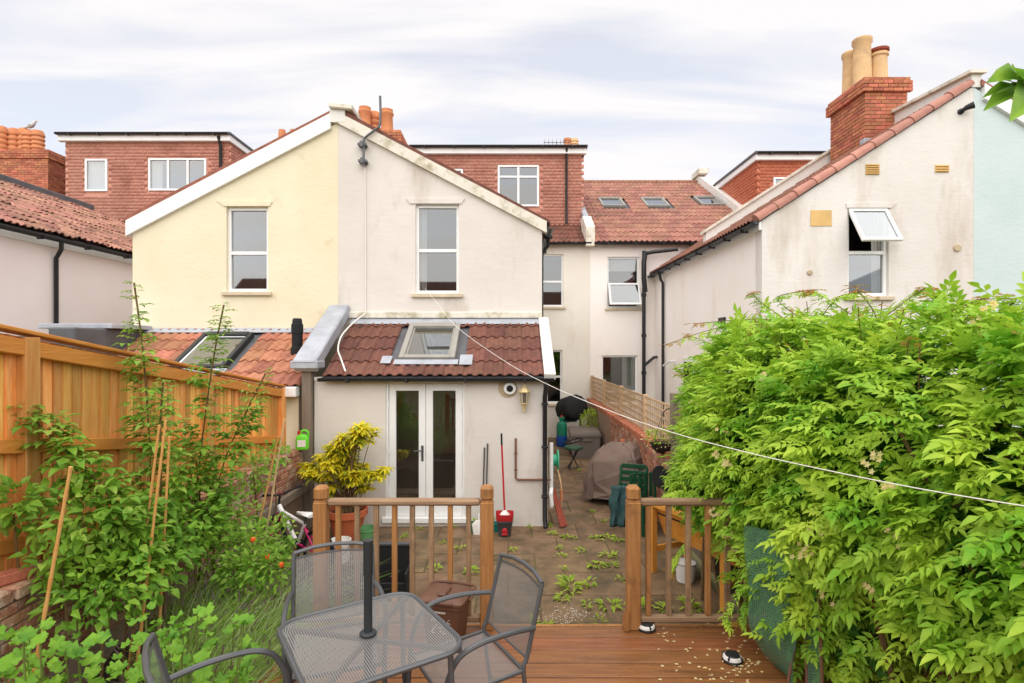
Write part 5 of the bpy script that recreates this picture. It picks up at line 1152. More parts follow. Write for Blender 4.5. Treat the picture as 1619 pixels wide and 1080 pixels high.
def pail(name, label, px, Yq, r, h, m, ribs=0):
    b = thing(name, label, 'bucket', (at(px, 0, Yq).x, Yq, 0)); pf = [(r * .82, 0), (r * .96, h * .8), (r * 1.04, h * .8), (r * 1.05, h * .88), (r * .99, h * .9), (r * 1.05, h), (r * .97, h), (r * .8, .03), (0, .03)]
    local(MB().lathe(pf, 22), 'body', m, b, True); local(MB().tube([(r * 1.02 * math.cos(a * .314), -.01 - r * .9 * math.sin(a * .314), h * .85 - .12 * math.sin(a * .314)) for a in range(11)], .004, 5), 'handle', M['steel'], b); return b
pail('bucket', 'white plastic bucket behind the left railing post', 538, 7.1, .13, .27, M['whitep']); pail('bucket', 'ribbed green plastic bucket beside the terracotta pot', 580, 7.75, .115, .22, M['green_p'])
bp = thing('black_crate', 'black plastic tray standing on the paving behind the railing', 'crate', (at(620, 0, 6.25).x, 6.25, 0))
local(MB().bbox(-.22, .22, -.02, .02, .0, .50, .01), 'back_panel', M['rubber'], bp); local(MB().bbox(-.225, .225, -.03, .03, .50, .53, .006), 'rim', M['darkgrey'], bp); local(MB().bbox(-.22, -.19, -.3, -.021, 0, .3, .005).bbox(.19, .22, -.3, -.021, 0, .3, .005).bbox(-.189, .189, -.3, -.27, 0, .2, .005), 'side', M['rubber'], bp)
Jc = thing('jerry_can', 'lime green plastic bottle with red cap on the garden wall', 'bottle', (at(480, 0, 8.2).x - .0, 8.15, 1.23), R(10))
jb = loft(MB(), [ring(.085, .05, 0, 3, .03), ring(.09, .055, .03, 3, .03), ring(.09, .055, .16, 3, .03), ring(.07, .045, .2, 3, .03), ring(.03, .03, .22, 3, .02)]); jb.tube(spline([(.07, 0, .15), (.085, 0, .22), (.05, 0, .27), (-.01, 0, .26), (-.025, 0, .2)], 4), .016, 8)
local(jb, 'body', M['lime_p'], Jc, True); local(MB().lathe([(.025, .0), (.025, .05), (.0, .052)], 12, (-.045, 0, .215)), 'cap', M['red'], Jc, True); local(MB().bbox(-.06, .055, -.058, -.0555, .04, .14, .001), 'paper_label', M['whitep'], Jc)
for q in (7.2, 5.9, 3.55):
    o = MB().bbox(-.11, .11, -.052, .052, 0, .068, .008).build('loose_brick', M['brick'], None); o.location = (-3.19, q, 1.236); o.rotation_euler = (0, 0, U(.2, 1.3)); tag(o, 'loose red brick lying on top of the garden wall', 'brick', 'loose bricks on the garden wall')

# ------------------------------------------------------------------ bicycle
Bk = thing('bicycle', 'white and magenta childs bicycle parked by the garden wall', 'bicycle', (-2.66, 6.9, 0), R(60))
# local: +y forward, wheels in the y-z plane
wr_ = .25; fw_, rw_ = .42, -.42
for yy in (fw_, rw_):
    ty = MB().tube([(0, yy + wr_ * math.cos(a * .2618), wr_ + .02 + wr_ * math.sin(a * .2618)) for a in range(25)], .022, 8, False); wo_ = local(ty, 'wheel', M['rubber'], Bk, True)
    sp_ = MB()
    for k in range(18): a = k * .349; sp_.tube([(0, yy, wr_ + .02), (0, yy + (wr_ - .02) * math.cos(a), wr_ + .02 + (wr_ - .02) * math.sin(a))], .0015, 4)
    sp_.tube([(0, yy + (wr_ - .024) * math.cos(a * .2618), wr_ + .02 + (wr_ - .024) * math.sin(a * .2618)) for a in range(25)], .01, 6, False); sp_.lathe([(.02, -.04), (.02, .04)], 8, (0, yy, wr_ + .02), Matrix.Rotation(R(90), 3, 'Y'))
    local(sp_, 'rim_and_spokes', M['steel'], wo_)
hd = (0, .31, .72); bbk = (0, -.04, .29); stt = (0, -.17, .56)
local(MB().tube([hd, bbk], [.034, .028], 10).tube([(0, .32, .68), (0, .33, .62)], .03, 10), 'down_tube', M['bikewhite'], Bk, True); local(MB().tube([(0, .3, .67), stt], .02, 8).tube([stt, bbk], .02, 8), 'frame', M['bikewhite'], Bk, True)
fk = MB(); ff = MB()
for s in (-1, 1): ff.tube([(0, .31, .66), (s * .045, .335, .55), (s * .05, fw_, wr_ + .02)], .016, 8); fk.tube([bbk, (s * .05, rw_, wr_ + .02)], .012, 8); fk.tube([(0, -.16, .52), (s * .05, rw_, wr_ + .02)], .012, 8)
local(fk, 'rear_stays', M['pinkp'], Bk, True); local(ff, 'fork', M['pinkp'], Bk, True)
local(MB().tube([hd, (0, .29, .84)], .014).tube(spline([(-.29, .22, .92), (-.2, .25, .90), (-.06, .29, .86), (.06, .29, .86), (.2, .25, .90), (.29, .22, .92)], 4), .013, 8), 'handlebar', M['rubber'], Bk, True)
for s in (-1, 1): local(MB().tube([(s * .29, .22, .92), (s * .21, .248, .905)], .018, 8), 'grip', M['rubber'], Bk, True); local(MB().tube([(s * .2, .26, .9), (s * .27, .31, .89)], .006, 5), 'brake_lever', M['steel'], Bk)
sd_ = MB(); sv = []
for j, (yy, wd, zz) in enumerate(((-.30, .07, .68), (-.26, .078, .69), (-.18, .055, .685), (-.09, .022, .68), (-.04, .016, .675))):
    for k in range(8): a = k * math.pi / 4; sv.append((wd * math.cos(a), yy, zz + .022 * math.sin(a)))
sd_.add(sv, [(j * 8 + k, j * 8 + (k + 1) % 8, (j + 1) * 8 + (k + 1) % 8, (j + 1) * 8 + k) for j in range(4) for k in range(8)] + [tuple(range(8))[::-1], tuple(32 + k for k in range(8))])
local(sd_, 'saddle', M['bikewhite'], Bk, True); local(MB().tube([stt, (0, -.2, .67)], .013), 'seat_post', M['steel'], Bk)
local(MB().lathe([(.08, -.004), (.08, .004)], 18, (.04, -.04, .29), Matrix.Rotation(R(90), 3, 'Y')).tube([(.05, -.04, .29), (.06, .04, .2)], .009).bbox(.05, .13, .0, .08, .185, .205, .005).tube([(-.05, -.04, .29), (-.06, -.12, .38)], .009).bbox(-.13, -.05, -.16, -.08, .37, .39, .005), 'crank', M['steel_dark'], Bk)
local(MB().tube(spline([(.02, .26, .87), (.06, .42, .84), (.03, .40, .66), (0, .3, .6)], 4), .005, 5), 'brake_cable', M['pinkp'], Bk)
local(MB().tube([(0, -.22, .0), (-.14, -.2, .0), (-.02, -.1, .28)], .009, 6), 'kickstand', M['steel_dark'], Bk)

# ------------------------------------------------------------------ netting cloche
Nt = thing('netting_cloche', 'green netting cloche on hoops hanging beside the deck edge', 'cloche', (1.56, 3.25, DZ))
def hang(name, lb, rb_, ya, yb, bulge):
    nu, nv = 8, 14; g_ = []; Lp = spline([at(*p, ya) for p in lb], 5); Rp = spline([at(*p, yb) for p in rb_], 5)
    for j in range(nv + 1):
        pl, pr = Lp[int(j / nv * (len(Lp) - 1))], Rp[int(j / nv * (len(Rp) - 1))]
        for i in range(nu + 1):
            u = i / nu; p = pl.lerp(pr, u) + Vector((0, -bulge * math.sin(u * math.pi) + .015 * math.sin(j * .9 + i), 0)); p.z = max(p.z, DZ + .012); g_.append(p - wloc(Nt))
    sheet(name, g_, nu, nv, M['netting'], Nt, .4, .9); return [p - wloc(Nt) for p in Lp], [p - wloc(Nt) for p in Rp]
l1, r1 = hang('netting', [(1176, 830), (1182, 930), (1190, 1005), (1238, 1072)], [(1236, 830), (1252, 930), (1257, 1010), (1246, 1078)], 3.75, 3.45, .10)
l2, r2 = hang('netting', [(1262, 840), (1268, 940), (1274, 1020), (1276, 1085)], [(1286, 840), (1294, 940), (1298, 1020), (1300, 1085)], 3.40, 3.25, .03)
for q in (r1, l2, r2): local(MB().tube([Vector((p.x, p.y, max(p.z, .014))) for p in q], .009, 8), 'trim', M['copper'], Nt, True)
# ------------------------------------------------------------------ washing line
A_ = at(672, 456, YG - .06); pts = [A_]
for px, py in ((690, 478), (720, 515), (790, 566), (860, 605), (960, 648), (1060, 683), (1180, 715), (1300, 742), (1450, 772), (1619, 800), (1700, 812)):
    Yq = (A_.x + .314 * A_.y) / ((px - VX) / FPX + .314); pts.append(at(px, py, Yq))
o = MB().tube(spline(pts, 4), [.0028 - .0014 * i / 45 for i in range(len(spline(pts, 4)))], 6).build('washing_line', M['rope'], None, True, A_); o.location = A_
tag(o, 'white washing line stretched from the gable window across the garden', 'washing line')
# gull and aerials
q = at(43, 204, 18.9); Gl = thing('gull', 'white and grey gull perched on the far left chimney pots', 'bird', q)
gb = MB(); sk = [((-.02, 0, .06), .03), ((.06, 0, .09), .07), ((.16, 0, .13), .085), ((.24, 0, .2), .05), ((.27, 0, .26), .045), ((.31, 0, .27), .03)]
gb.tube([p for p, _ in [((-.2, 0, .03), .01)] + sk], [r for _, r in [((-.2, 0, .03), .012)] + sk], 10); local(gb, 'body', M['gull'], Gl, True); local(MB().tube([(.33, 0, .265), (.39, 0, .25)], [.014, .004], 6), 'beak', M['tan'], Gl); local(MB().tube([(.1, -.03, -.04), (.1, -.03, .06)], .008).tube([(.1, .03, -.04), (.1, .03, .06)], .008), 'leg', M['tan'], Gl)
def aerial(label, px, py, Yq, h):
    p = at(px, py, Yq); t = thing('tv_aerial', label, 'aerial', p); local(MB().tube([(0, 0, 0), (0, 0, h)], .018, 6), 'mast', M['steel'], t); a = MB().tube([(-.5, 0, h), (.5, 0, h)], .012, 5)
    for k in range(7): a.tube([(-.45 + k * .15, -.15, h), (-.45 + k * .15, .15, h)], .007, 4); a.tube([(-.45 + k * .15, 0, h - .14), (-.45 + k * .15, 0, h + .14)], .006, 4)
    local(a, 'boom', M['steel'], t)
aerial('thin television aerial on the roof beside the left dormer', 80, 275, 20, .5); aerial('small television aerial above the tile hung dormer roof', 880, 240, 21, .35)
# ------------------------------------------------------------------ jasmine on the right boundary
Jm = thing('jasmine', 'large yellow green jasmine covering the right hand boundary fence', 'shrub', (2.4, 4, 0))
def spray(n_pairs=3, ln=.13, wob=0.0, seed=0):
    rs = random.Random(seed); b = MB(); st = ln * .5 / n_pairs
    for k in range(n_pairs):
        p = Vector((0, ln * .14 + k * st, -.012 * k * k * .3))
        for s in (-1, 1):
            b.leaf(p, (s * (.95 - .12 * k), .55 + .12 * k, rs.uniform(-.2, .05)), (0, 0, 1), ln * (.36 - .02 * k) * rs.uniform(.85, 1.1), ln * .165, .22, rs.uniform(.05, .3))
    b.leaf((0, ln * .56, -.012), (0, 1, -.22), (0, 0, 1), ln * .5, ln * .19, .22, .2)
    b.add([(-.0012, 0, 0), (.0012, 0, 0), (.0012, ln * .6, -.012), (-.0012, ln * .6, -.012)], [(0, 1, 2, 3)])
    return b
protos = [spray(3, .13, seed=i) for i in range(4)] + [spray(2, .11, seed=9), spray(4, .15, seed=10)]
DX, DZJ = .10, -.10
ELL = [((2.42, 6.0, 1.95), (.55, .85, .92)), ((2.36, 5.25, 2.12), (.66, .9, .96)), ((2.3, 4.3, 2.0), (.82, 1.0, 1.02)), ((2.35, 3.2, 2.0), (.80, 1.0, 1.05)), ((2.42, 2.2, 1.85), (.75, .9, 1.10)), ((2.45, 1.5, 1.8), (.7, .8, 1.1)), ((2.15, 3.7, 1.35), (.55, .7, .6)), ((1.95, 5.3, 1.5), (.42, .6, .42))]
ELL = [((c[0] + DX, c[1], c[2] + DZJ), r) for c, r in ELL]
def inside(p, sk, s):
    for i, (c, r) in enumerate(ELL):
        if i == sk: continue
        if sum(((p[k] - c[k]) / (r[k] * s)) ** 2 for k in range(3)) < 1: return True
    return False
rs = random.Random(21); lights_, deep_, big = [], [], []
camp = Vector((0, 0, EYE)); cnt = 0
while cnt < 23000:
    i = rs.choices(range(len(ELL)), weights=[r[0] * r[1] + r[1] * r[2] + r[0] * r[2] for _, r in ELL])[0]; c, r = ELL[i]
    d = Vector((rs.gauss(0, 1), rs.gauss(0, 1), rs.gauss(0, 1))).normalized()
    if d.x > .75 : continue
    bumpv = 1 + .10 * math.sin(d.x * 9 + d.z * 11 + i) * math.sin(d.y * 8 + i * 2) + .09 * math.sin(d.y * 15 + d.z * 7) * math.sin(d.z * 13 + d.x * 5) - .02
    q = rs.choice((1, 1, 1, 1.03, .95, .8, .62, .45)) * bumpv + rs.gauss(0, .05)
    p = Vector(c) + Vector((d.x * r[0], d.y * r[1], d.z * r[2])) * q
    if (q > .8 and inside(p, i, .82)) or p.z < .62 or p.z > 2.93 + .04 * math.sin(p.y * 5) + rs.gauss(0, .03): continue
    if p.y < 3.2 and p.z < 1.45 and rs.random() < .82: continue
    if d.z < -.35 and rs.random() < .5: continue
    nrm = Vector((d.x / r[0], d.y / r[1], d.z / r[2])).normalized()
    if nrm.dot(camp - p) < -.9 and rs.random() < .6: continue
    az_ = Vector((rs.gauss(0, .7), rs.gauss(0, .7), rs.gauss(0, .3) - .12)); dirn = (nrm * .7 + az_).normalized(); upv = Vector((rs.gauss(0, .35), rs.gauss(0, .35), 1)) + nrm * .75
    Mx = frame_mat(p, dirn, upv, rs.uniform(.7, 1.5)); k = rs.choice((0, 1, 2, 3, 4, 5)); cnt += 1
    if q > .93 * bumpv and nrm.dot((camp - p).normalized()) > .15 and p.y < 3.4 and p.z > .8 and len(big) < 280 and rs.random() < .35: big.append((k, Mx))
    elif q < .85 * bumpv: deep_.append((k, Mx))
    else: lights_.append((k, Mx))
# arching shoots above and to the left
sh_st = MB(); tips_ = []
for (pa, pb, pc, y_) in (((1215, 520), (1150, 515), (1052, 545), 5.4), ((1235, 505), (1180, 505), (1095, 512), 5.2), ((1200, 560), (1130, 545), (1085, 528), 5.6), ((1260, 500), (1230, 470), (1290, 458), 4.4), ((1300, 500), (1325, 470), (1360, 462), 4.0), ((1400, 500), (1440, 470), (1462, 455), 3.4), ((1480, 500), (1520, 485), (1560, 470), 3.0), ((1560, 510), (1590, 490), (1610, 470), 2.8), ((1390, 520), (1380, 490), (1350, 452), 3.6), ((1120, 640), (1095, 610), (1075, 590), 6.0), ((1090, 850), (1070, 880), (1062, 900), 5.0), ((1200, 900), (1180, 950), (1170, 990), 3.9), ((1210, 860), (1150, 960), (1150, 985), 3.8), ((1265, 520), (1205, 480), (1190, 462), 4.6), ((1350, 500), (1300, 468), (1280, 460), 4.1), ((1500, 520), (1480, 490), (1475, 465), 3.1)):
    sp_ = spline([at(*pa, y_), at(*pb, y_), at(*pc, y_)], 8); sh_st.tube(sp_, .0035, 5)
    for j, p in enumerate(sp_[3:]):
        t = (sp_[min(j + 4, len(sp_) - 1)] - p); t = t.normalized() if t.length > 0 else Vector((0, 0, 1))
        for s in (-1, 1):
            sd0 = t.cross(Vector((0, 0, 1))); sd0 = sd0.normalized() if sd0.length > .05 else Vector((1, 0, 0))
            dd = (sd0 * s + t * .5 + Vector((rs.gauss(0, .3), rs.gauss(0, .3), -.3))).normalized(); mm = frame_mat(p, dd, (0, 0, 1), rs.uniform(.5, .85)); (tips_ if j > 10 else lights_).append((rs.randrange(5), mm))
for _ in range(70):                                     # upright reddish young tips along the top
    c, r = ELL[rs.choice((1, 2, 3, 4))]; x, y_ = c[0] + rs.uniform(-.6, .2) * r[0], c[1] + rs.uniform(-.9, .9) * r[1]
    e = 1 - ((x - c[0]) / r[0]) ** 2 - ((y_ - c[1]) / r[1]) ** 2
    if e <= 0: continue
    z = c[2] + r[2] * math.sqrt(e); h = rs.uniform(.06, .2); sh_st.tube([(x, y_, z - .1), (x + rs.gauss(0, .03), y_, z + h)], .003, 4)
    for k in range(4):
        a = rs.uniform(0, 6.28); tips_.append((4, frame_mat((x, y_, z + h * (.4 + .2 * k)), (math.cos(a), math.sin(a), .7), (0, 0, 1), rs.uniform(.4, .7))))
def fin(items):
    o3 = wloc(Jm); res = []
    for k, m_ in items:
        m2 = m_.copy(); m2.translation = m2.translation - o3; res.append((k, m2))
    return res
stuff(link('foliage', merge('foliage', protos, fin(lights_), M['jas']), None, Jm)); stuff(link('inner_foliage', merge('inner_foliage', protos, fin(deep_), M['jas_shade']), None, Jm)); stuff(link('young_tips', merge('young_tips', protos, fin(tips_), M['jas_tip']), None, Jm))
pme = []
for p in protos: me = p.mesh('leaf_spray'); me.materials.append(M['jas']); pme.append(me)
for k, m_ in big: inst('leaf_spray', pme[k], Jm, m_)
fl_ = MB()
for _ in range(95):
    i = rs.randrange(1, 6); c, r = ELL[i]; d = Vector((-abs(rs.gauss(0, 1)) - .2, -abs(rs.gauss(0, .8)), rs.gauss(0, .7))).normalized(); p = Vector(c) + Vector((d.x * r[0], d.y * r[1], d.z * r[2])) * 1.12
    if p.z < 1.2: continue
    for k in range(rs.randrange(3, 9)):
        pp_ = p + Vector((rs.gauss(0, .02), rs.gauss(0, .02), rs.gauss(0, .02)))
        for q in range(5): a = q * 1.257; fl_.leaf(pp_, (math.cos(a), -.4, math.sin(a)), (0, -1, .3), .018, .012)
stuff(fl_.build('flowers', M['jas_fl'], Jm))
stm = MB()
for _ in range(26):
    x, y_ = rs.uniform(2.05, 2.4), rs.uniform(1.6, 6.2); stm.tube(spline([(x, y_, 0), (x + rs.uniform(-.1, .1), y_ + rs.uniform(-.3, .3), .8), (x + rs.uniform(-.25, .1), y_ + rs.uniform(-.5, .5), 1.6), (x + rs.uniform(-.3, .1), y_ + rs.uniform(-.5, .5), 2.4)], 4), rs.uniform(.008, .018), 6)
stm.v += []; 
for v in sh_st.v: pass
stm.add(sh_st.v, sh_st.f); stm.build('stems', M['bark'], Jm)

# fallen petals on the deck
pf_ = MB()
for _ in range(110):
    if rs.random() < .5: px, py = rs.gauss(1165, 22), rs.gauss(1055, 18)
    else: px, py = rs.uniform(1040, 1230), rs.uniform(985, 1078)
    Yq = FPX * (EYE - DZ) / (py - VY); x = (px - VX) / FPX * Yq; a = rs.uniform(0, 6.28)
    for q in range(rs.randrange(2, 6)): b_ = a + q * 1.257; pf_.leaf((x, Yq, DZ + .005), (math.cos(b_), math.sin(b_), .12), (0, 0, 1), .014, .010, .3, .1)
tag(stuff(pf_.build('fallen_petals', M['jas_fl'])), 'fallen cream jasmine petals scattered over the deck boards', 'petals')

# ------------------------------------------------------------------ weeds in the paving
rs = random.Random(5)
for (px, py, sz, hh) in ((873, 845, .09, .4), (900, 850, .11, .3), (945, 852, .16, .35), (960, 850, .13, .35), (976, 856, .09, .4), (920, 872, .09, .3), (964, 880, .12, .45), (968, 895, .10, .5), (943, 895, .14, .3), (980, 917, .08, .5), (884, 868, .07, .5), (888, 880, .07, .4), (892, 900, .06, .4), (903, 928, .22, .6), (890, 948, .14, .3), (932, 922, .13, .35), (968, 960, .18, .45), (929, 958, .12, .5), (950, 987, .14, 1.0), (864, 990, .13, .5), (845, 985, .08, .5), (937, 810, .08, .4), (955, 825, .08, .4), (915, 745, .08, .8), (640, 850, .10, .6), (730, 868, .11, .6), (700, 860, .07, .5), (688, 900, .12, .5), (748, 905, .13, .5), (660, 838, .08, .5), (770, 862, .07, .4), (812, 870, .08, .4), (716, 835, .06, .6), (838, 835, .07, .3), (868, 832, .08, .3), (1010, 958, .16, .6), (1050, 965, .16, .6), (1090, 960, .18, .7), (1000, 930, .1, .5)):
    x, y_ = oncol(px, py)
    if y_ > YL - .05 and x < XR: y_ = YL - .1
    sz *= rs.uniform(.5, .85); b = MB(); nL = int(10 + sz * rs.uniform(90, 170)); ex_ = rs.uniform(.5, 1.6); an_ = rs.uniform(0, 3.14)
    for k in range(nL):
        a = rs.uniform(0, 6.28); q = sz * math.sqrt(rs.random()) * .8; l = sz * rs.uniform(.35, .8) + .02
        b.leaf((q * .9 * math.cos(a) * ex_, q * .9 * math.sin(a) / ex_, .004 + rs.random() * .02), (math.cos(a + rs.gauss(0, .5)), math.sin(a + rs.gauss(0, .5)), rs.uniform(.15, 1.2) * hh * 1.6), (0, 0, 1), l, l * rs.uniform(.3, .5) * (.35 if hh > .9 else 1), .2, rs.uniform(.1, .5))
    o = b.build('paving_weed', M['weed']); o.location = (x, y_, 0); lab = ('tall grassy tuft at the foot of the deck step' if hh > .9 else 'large leafy weed clump in the paving below the deck step' if sz > .2 else 'low weed in the paving under the raised planter' if px > 985 else 'small weed at the foot of the lean-to wall' if y_ > YL - .6 and x < XR + .3 else 'small weed in the paving beside the covered barbecue' if y_ > 9 else 'low weed in the paving seen through the railing' if px < 800 else 'low green weed in the open paving past the deck step'); tag(o, lab, 'weed', 'weeds in the patio joints')
sp2 = MB()
for _ in range(110):
    px, py = rs.gauss(900, 20), rs.gauss(973, 9); x, y_ = oncol(px, py); a = rs.uniform(0, 6.28); sp2.add([(x + .008 * math.cos(a + k * 2.1), y_ + .008 * math.sin(a + k * 2.1), .008) for k in range(3)], [(0, 1, 2)])
tag(stuff(sp2.build('spilled_grit', M['whitep'])), 'pale grit spilled on the paving below the step', 'grit')

# ------------------------------------------------------------------ plants on the left
rs = random.Random(33)
def clump(name, label, cat, parts, stem_pts, group=None, loc=None, sm='bark', sr=.006):
    t = thing(name, label, cat, loc, 0, group)
    for nm, b, m in parts: stuff(b.build(nm, M[m], t))
    if stem_pts:
        for q in stem_pts: sp_ = spline(q, 5); MB().tube(sp_, [sr * (1 - .6 * i / len(sp_)) for i in range(len(sp_))], 6).build('stem', M[sm], t)
    return t
def rose_leaf(b, p, d, ln):
    d = Vector(d).normalized(); sd0 = d.cross(Vector((0, 0, 1))); sd0 = sd0.normalized() if sd0.length > .05 else Vector((1, 0, 0))
    for f, s in ((.35, 1), (.35, -1), (.65, 1), (.65, -1)): b.leaf(p + d * ln * f, d * .4 + sd0 * s + Vector((0, 0, rs.uniform(-.25, .1))), (0, 0, 1), ln * .42, ln * .26, .15, rs.uniform(.1, .35))
    b.leaf(p + d * ln * .75, d + Vector((0, 0, -.2)), (0, 0, 1), ln * .48, ln * .3, .15, .25)
canes_ = [([(212, 447), (217, 520), (232, 600), (236, 700), (240, 800), (235, 900)], 4.7, 'tall rose stem reaching above the fence top in front of the pink wall'), ([(354, 482), (345, 530), (332, 600), (322, 690), (305, 790), (300, 880)], 5.0, 'tall rose stem rising past the fence post to the yellow lean-to'), ([(420, 590), (395, 640), (372, 690), (345, 760), (330, 850)], 5.0, 'slanting rose stem leaning towards the fence end'), ([(-10, 590), (30, 640), (80, 690), (140, 745), (180, 800), (210, 880)], 3.9, 'dark leaved rose stem slanting across the fence boards'), ([(258, 600), (250, 650), (262, 720), (250, 800), (245, 880)], 4.4, 'pale leaved rose stem between the bamboo canes')]
for pl, y_, lab in canes_:
    sp_ = spline([at(a, b, y_) for a, b in pl], 9); base = sp_[-1]; b1, b2 = MB(), MB(); n_ = len(sp_)
    for j, p in enumerate(sp_):
        f = j / n_
        for s in range(2 if f < .12 else 4):
            a = rs.uniform(0, 6.28); l = (.07 + .11 * min(1, f * 2.2)) * rs.uniform(.7, 1.3)
            rose_leaf(b2 if rs.random() < (.75 if f < .35 else .3) else b1, p, (math.cos(a), math.sin(a) * .6, rs.uniform(-.2, .5)), l)
    clump('rose_stem', lab, 'rose', [('dark_leaves', b1, 'rose'), ('light_leaves', b2, 'rose_lt')], [[Vector(q) for q in (sp_[0], sp_[n_ // 3], sp_[2 * n_ // 3], sp_[-1], Vector((base.x, base.y, .3)))]], 'tall rose stems along the fence', Vector((base.x, base.y, .3)), 'bark', .008)
def bush(label, name, cat, blobs, m1, m2, n, ln, seed):
    r2 = random.Random(seed); b1, b2 = MB(), MB(); base = None; st = []
    for (px, py, y_, rx_, rz_) in blobs:
        c = at(px, py, y_); base = base or Vector((c.x, c.y, .3)); st.append([Vector((c.x, c.y, .28)), Vector((c.x + .05, c.y, (c.z + .3) / 2)), c])
        for _ in range(int(n * rx_ * rz_ * 62)):
            d = Vector((r2.gauss(0, 1), r2.gauss(0, 1), r2.gauss(0, 1))).normalized(); q = r2.random() ** .4; p = c + Vector((d.x * rx_, d.y * rx_ * .8, d.z * rz_)) * q
            if p.x < -3.36 or p.z < .3: continue
            dd = (d + Vector((r2.gauss(0, .6), r2.gauss(0, .6) - .2, r2.gauss(0, .4)))).normalized(); l = ln * r2.uniform(.6, 1.3)
            (b2 if r2.random() < .35 else b1).leaf(p, dd, (r2.gauss(0, .4), r2.gauss(0, .4) - .3, 1), l, l * r2.uniform(.48, .62), .15, r2.uniform(.05, .4))
    return clump(name, label, cat, [('leaves', b1, m1), ('pale_leaves', b2, m2)], st, None, base, 'bark', .012)
bush('dense dark green shrub against the lower fence boards at the left', 'leafy_shrub', 'shrub', [(20, 800, 3.6, .2, .16), (130, 815, 3.8, .36, .26), (190, 840, 4.0, .34, .28), (95, 880, 3.6, .2, .16)], 'rose', 'rose_lt', 60, .08, 41)
bush('mid green shrub with rounded leaves among the bamboo canes', 'leafy_shrub', 'shrub', [(250, 855, 4.3, .34, .32), (200, 900, 3.9, .36, .28), (300, 820, 4.7, .32, .30), (150, 930, 3.6, .32, .22)], 'rose', 'vine', 60, .072, 42)
bush('pale small leaved shrub climbing beside the garden wall', 'leafy_shrub', 'shrub', [(330, 800, 5.1, .28, .34), (310, 725, 5.2, .2, .2), (370, 820, 5.3, .24, .3), (350, 880, 4.9, .26, .28), (400, 745, 5.9, .22, .22), (430, 720, 6.4, .2, .16)], 'rose_lt', 'vine', 75, .058, 43)
tb = bush('leafy tomato plant with orange fruit beside the lavender', 'tomato_plant', 'tomato plant', [(400, 870, 4.8, .24, .26), (425, 900, 4.6, .18, .2), (380, 910, 4.6, .2, .2), (440, 850, 5.2, .16, .22)], 'rose', 'rose_lt', 90, .06, 44)
for (px, py, y_) in ((423, 880, 4.52), (400, 853, 4.55), (445, 893, 4.5)):
    q = at(px, py, y_); MB().lathe([(0, -.022), (.014, -.019), (.022, 0), (.017, .015), (.004, .018), (0, .015)], 12, q).build('tomato', M['tomato'], tb, True)
# lavender and grass: countless fine stems
gb_, lb_, lf_ = MB(), MB(), MB()
for _ in range(5200):
    px, py = rs.uniform(270, 480), rs.uniform(905, 1075); y_ = rs.uniform(3.0, 4.9); p = at(px, py, y_)
    if p.x > -1.62 or p.x < -3.05: continue
    z0 = .3; x0, y0 = p.x + rs.gauss(0, .05), p.y; h = rs.uniform(.25, .62); ln_ = Vector((rs.gauss(.12, .2), rs.gauss(-.05, .18), h)); side = ln_.cross(Vector((0, 1, 0))).normalized() * rs.uniform(.002, .005); A0 = Vector((x0, y0, z0)); m_ = A0 + ln_ * .6; e = A0 + ln_ + Vector((ln_.x * .5, ln_.y * .5, -.06))
    (lb_ if rs.random() < .4 else gb_).add([A0 - side, A0 + side, m_ + side * .8, m_ - side * .8, e], [(0, 1, 2, 3), (3, 2, 4)])
    if rs.random() < .10: lf_.tube([e, e + Vector((ln_.x * .12, 0, .045))], [.006, .003], 5)
clump('lavender', 'grassy clump of lavender with faded flower spikes beside the deck', 'lavender', [('blades', gb_, 'grass'), ('grey_stems', lb_, 'lav'), ('flower_spikes', lf_, 'lavfl')], [], None, Vector((-2.2, 3.9, .3)))
# vine with big lobed leaves in the foreground
def vleaf(s):
    b = MB(); pts = []
    for k in range(31):
        a = R(-150 + 300 * k / 30); lob = .62 + .28 * abs(math.cos(a * 2.5)) + (.09 if k % 2 else -.03); pts.append((math.sin(a) * lob * s * .55, s * .45 + math.cos(a) * lob * s * .55, .11 * s * math.cos(a * 5) - .12 * s * (1 - math.cos(a)) * .5))
    pts = [(0, s * .06, 0)] + pts; c = (0, s * .42, -.03 * s); n_ = len(pts); vs = pts + [c]
    return b.add(vs, [(i, (i + 1) % n_, n_) for i in range(n_)])
vl = vleaf(.13).mesh('leaf'); vl.materials.append(M['vine']); vl.polygons.foreach_set('use_smooth', [True] * len(vl.polygons))
Vn = thing('grape_vine', 'bright green vine with large lobed leaves spreading beside the chairs', 'vine', (-2.3, 2.7, .3)); cnt = 0; vst = MB()
for _ in range(900):
    px, py = rs.uniform(-20, 400), rs.uniform(950, 1100)
    if py < 1005 - max(0, (px - 60)) * .0 and 70 < px < 200: continue
    if px > 250 and py < 965: continue
    if px < 200 and py < 985: continue
    y_ = rs.uniform(2.3, 3.4); p = at(px, py, y_)
    if p.x > -1.2 or p.z < .4 or p.x < -3.05: continue
    if -1.8 < p.x and p.y < 2.75 : continue
    a = rs.uniform(0, 6.28); inst('leaf', vl, Vn, frame_mat(p, (math.cos(a), math.sin(a) - .5, rs.uniform(-.5, .25)), (rs.gauss(0, .35), -.45, 1), rs.uniform(.35, .75))); cnt += 1
    if cnt % 6 == 0: vst.tube([p, (p.x * .85 - .35, p.y + .1, .3)], .004, 4)
    if cnt > 210: break
vst.build('vine_stems', M['greenstem'], Vn)
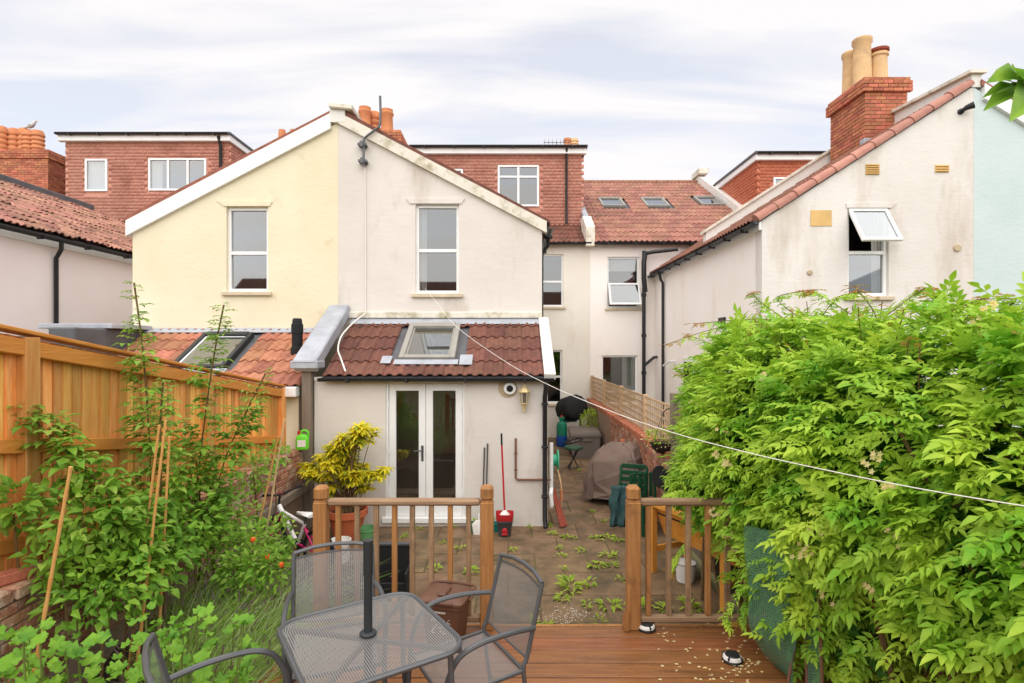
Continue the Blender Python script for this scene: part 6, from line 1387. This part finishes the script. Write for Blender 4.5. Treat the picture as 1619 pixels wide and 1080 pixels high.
# bamboo canes
for k, (a, b, y_, m) in enumerate((((112, 738), (52, 1075), 3.0, 'cane'), ((252, 672), (214, 975), 4.0, 'cane'), ((262, 665), (226, 970), 3.9, 'cane'), ((268, 690), (254, 955), 4.1, 'cane'), ((450, 662), (418, 860), 5.6, 'cane_pale'), ((440, 690), (405, 850), 5.4, 'cane'))):
    p, q = at(*a, y_), at(*b, y_); d = (q - p); 
    q = p + d * ((p.z - .25) / max(.01, p.z - q.z)); nn_ = 12; pts = [q.lerp(p, i / (nn_ * 3)) for i in range(nn_ * 3 + 1)]; rr_ = [(.0095 if i % 3 else .0118) * (1.1 - .25 * i / (nn_ * 3)) for i in range(nn_ * 3 + 1)]
    o = MB().tube(pts, rr_, 8).build('bamboo_cane', M[m], None, True, q); o.location = q
    tag(o, ('bamboo cane standing alone beside the vine leaves', 'bamboo cane in the bunch of three among the shrubs', 'bamboo cane in the bunch of three among the shrubs', 'bamboo cane in the bunch of three among the shrubs', 'pale bamboo cane slanting beside the bicycle', 'orange bamboo cane leaning beside the pale one')[k], 'cane', 'bamboo canes in the bed')
# leafy twig hanging in at the top right
Tg = thing('tree_branch', 'leafy branch tip hanging into the top right of the sky', 'branch', at(1640, 135, 1.6)); b = MB(); y_ = 1.6
b.tube(spline([at(1700, 128, y_), at(1640, 135, y_), at(1600, 132, y_)], 4), .005, 6); b.build('twig', M['greenstem'], Tg)
for k, (a, c, up_) in enumerate((((1603, 130), (1564, 120), 1), ((1605, 133), (1560, 146), 1), ((1612, 135), (1566, 162), 1), ((1612, 130), (1612, 92), 1), ((1625, 130), (1580, 108), 1), ((1640, 135), (1620, 165), 1))):
    p, q = at(*a, y_ + .02 * k), at(*c, y_ - .03 * k); MB().leaf(p, q - p, (.1, -.8, .6), (q - p).length, (q - p).length * .29, .2, .12).build('leaf', M['rose'], Tg)
# houses behind the viewer, seen only in the window panes
Rh = thing('terraced_house', 'brick house with tiled roof mirrored in the gable window panes', 'house', (0, -22, 0))
MB().box(-22, 22, -23, -22, 0, 5.2).build('wall', M['brick'], Rh); MB().poly_x([(-21.6, 5.1), (-26, 8.2), (-26, 8.0), (-21.9, 5.0)], -22.3, 22.3).build('roof', M['tile_brown'], Rh)
for k in range(7): MB().bbox(-18 + k * 5.5, -16.6 + k * 5.5, -21.99, -21.9, 3.2, 4.6, .01).build('window', M['upvc'], Rh)
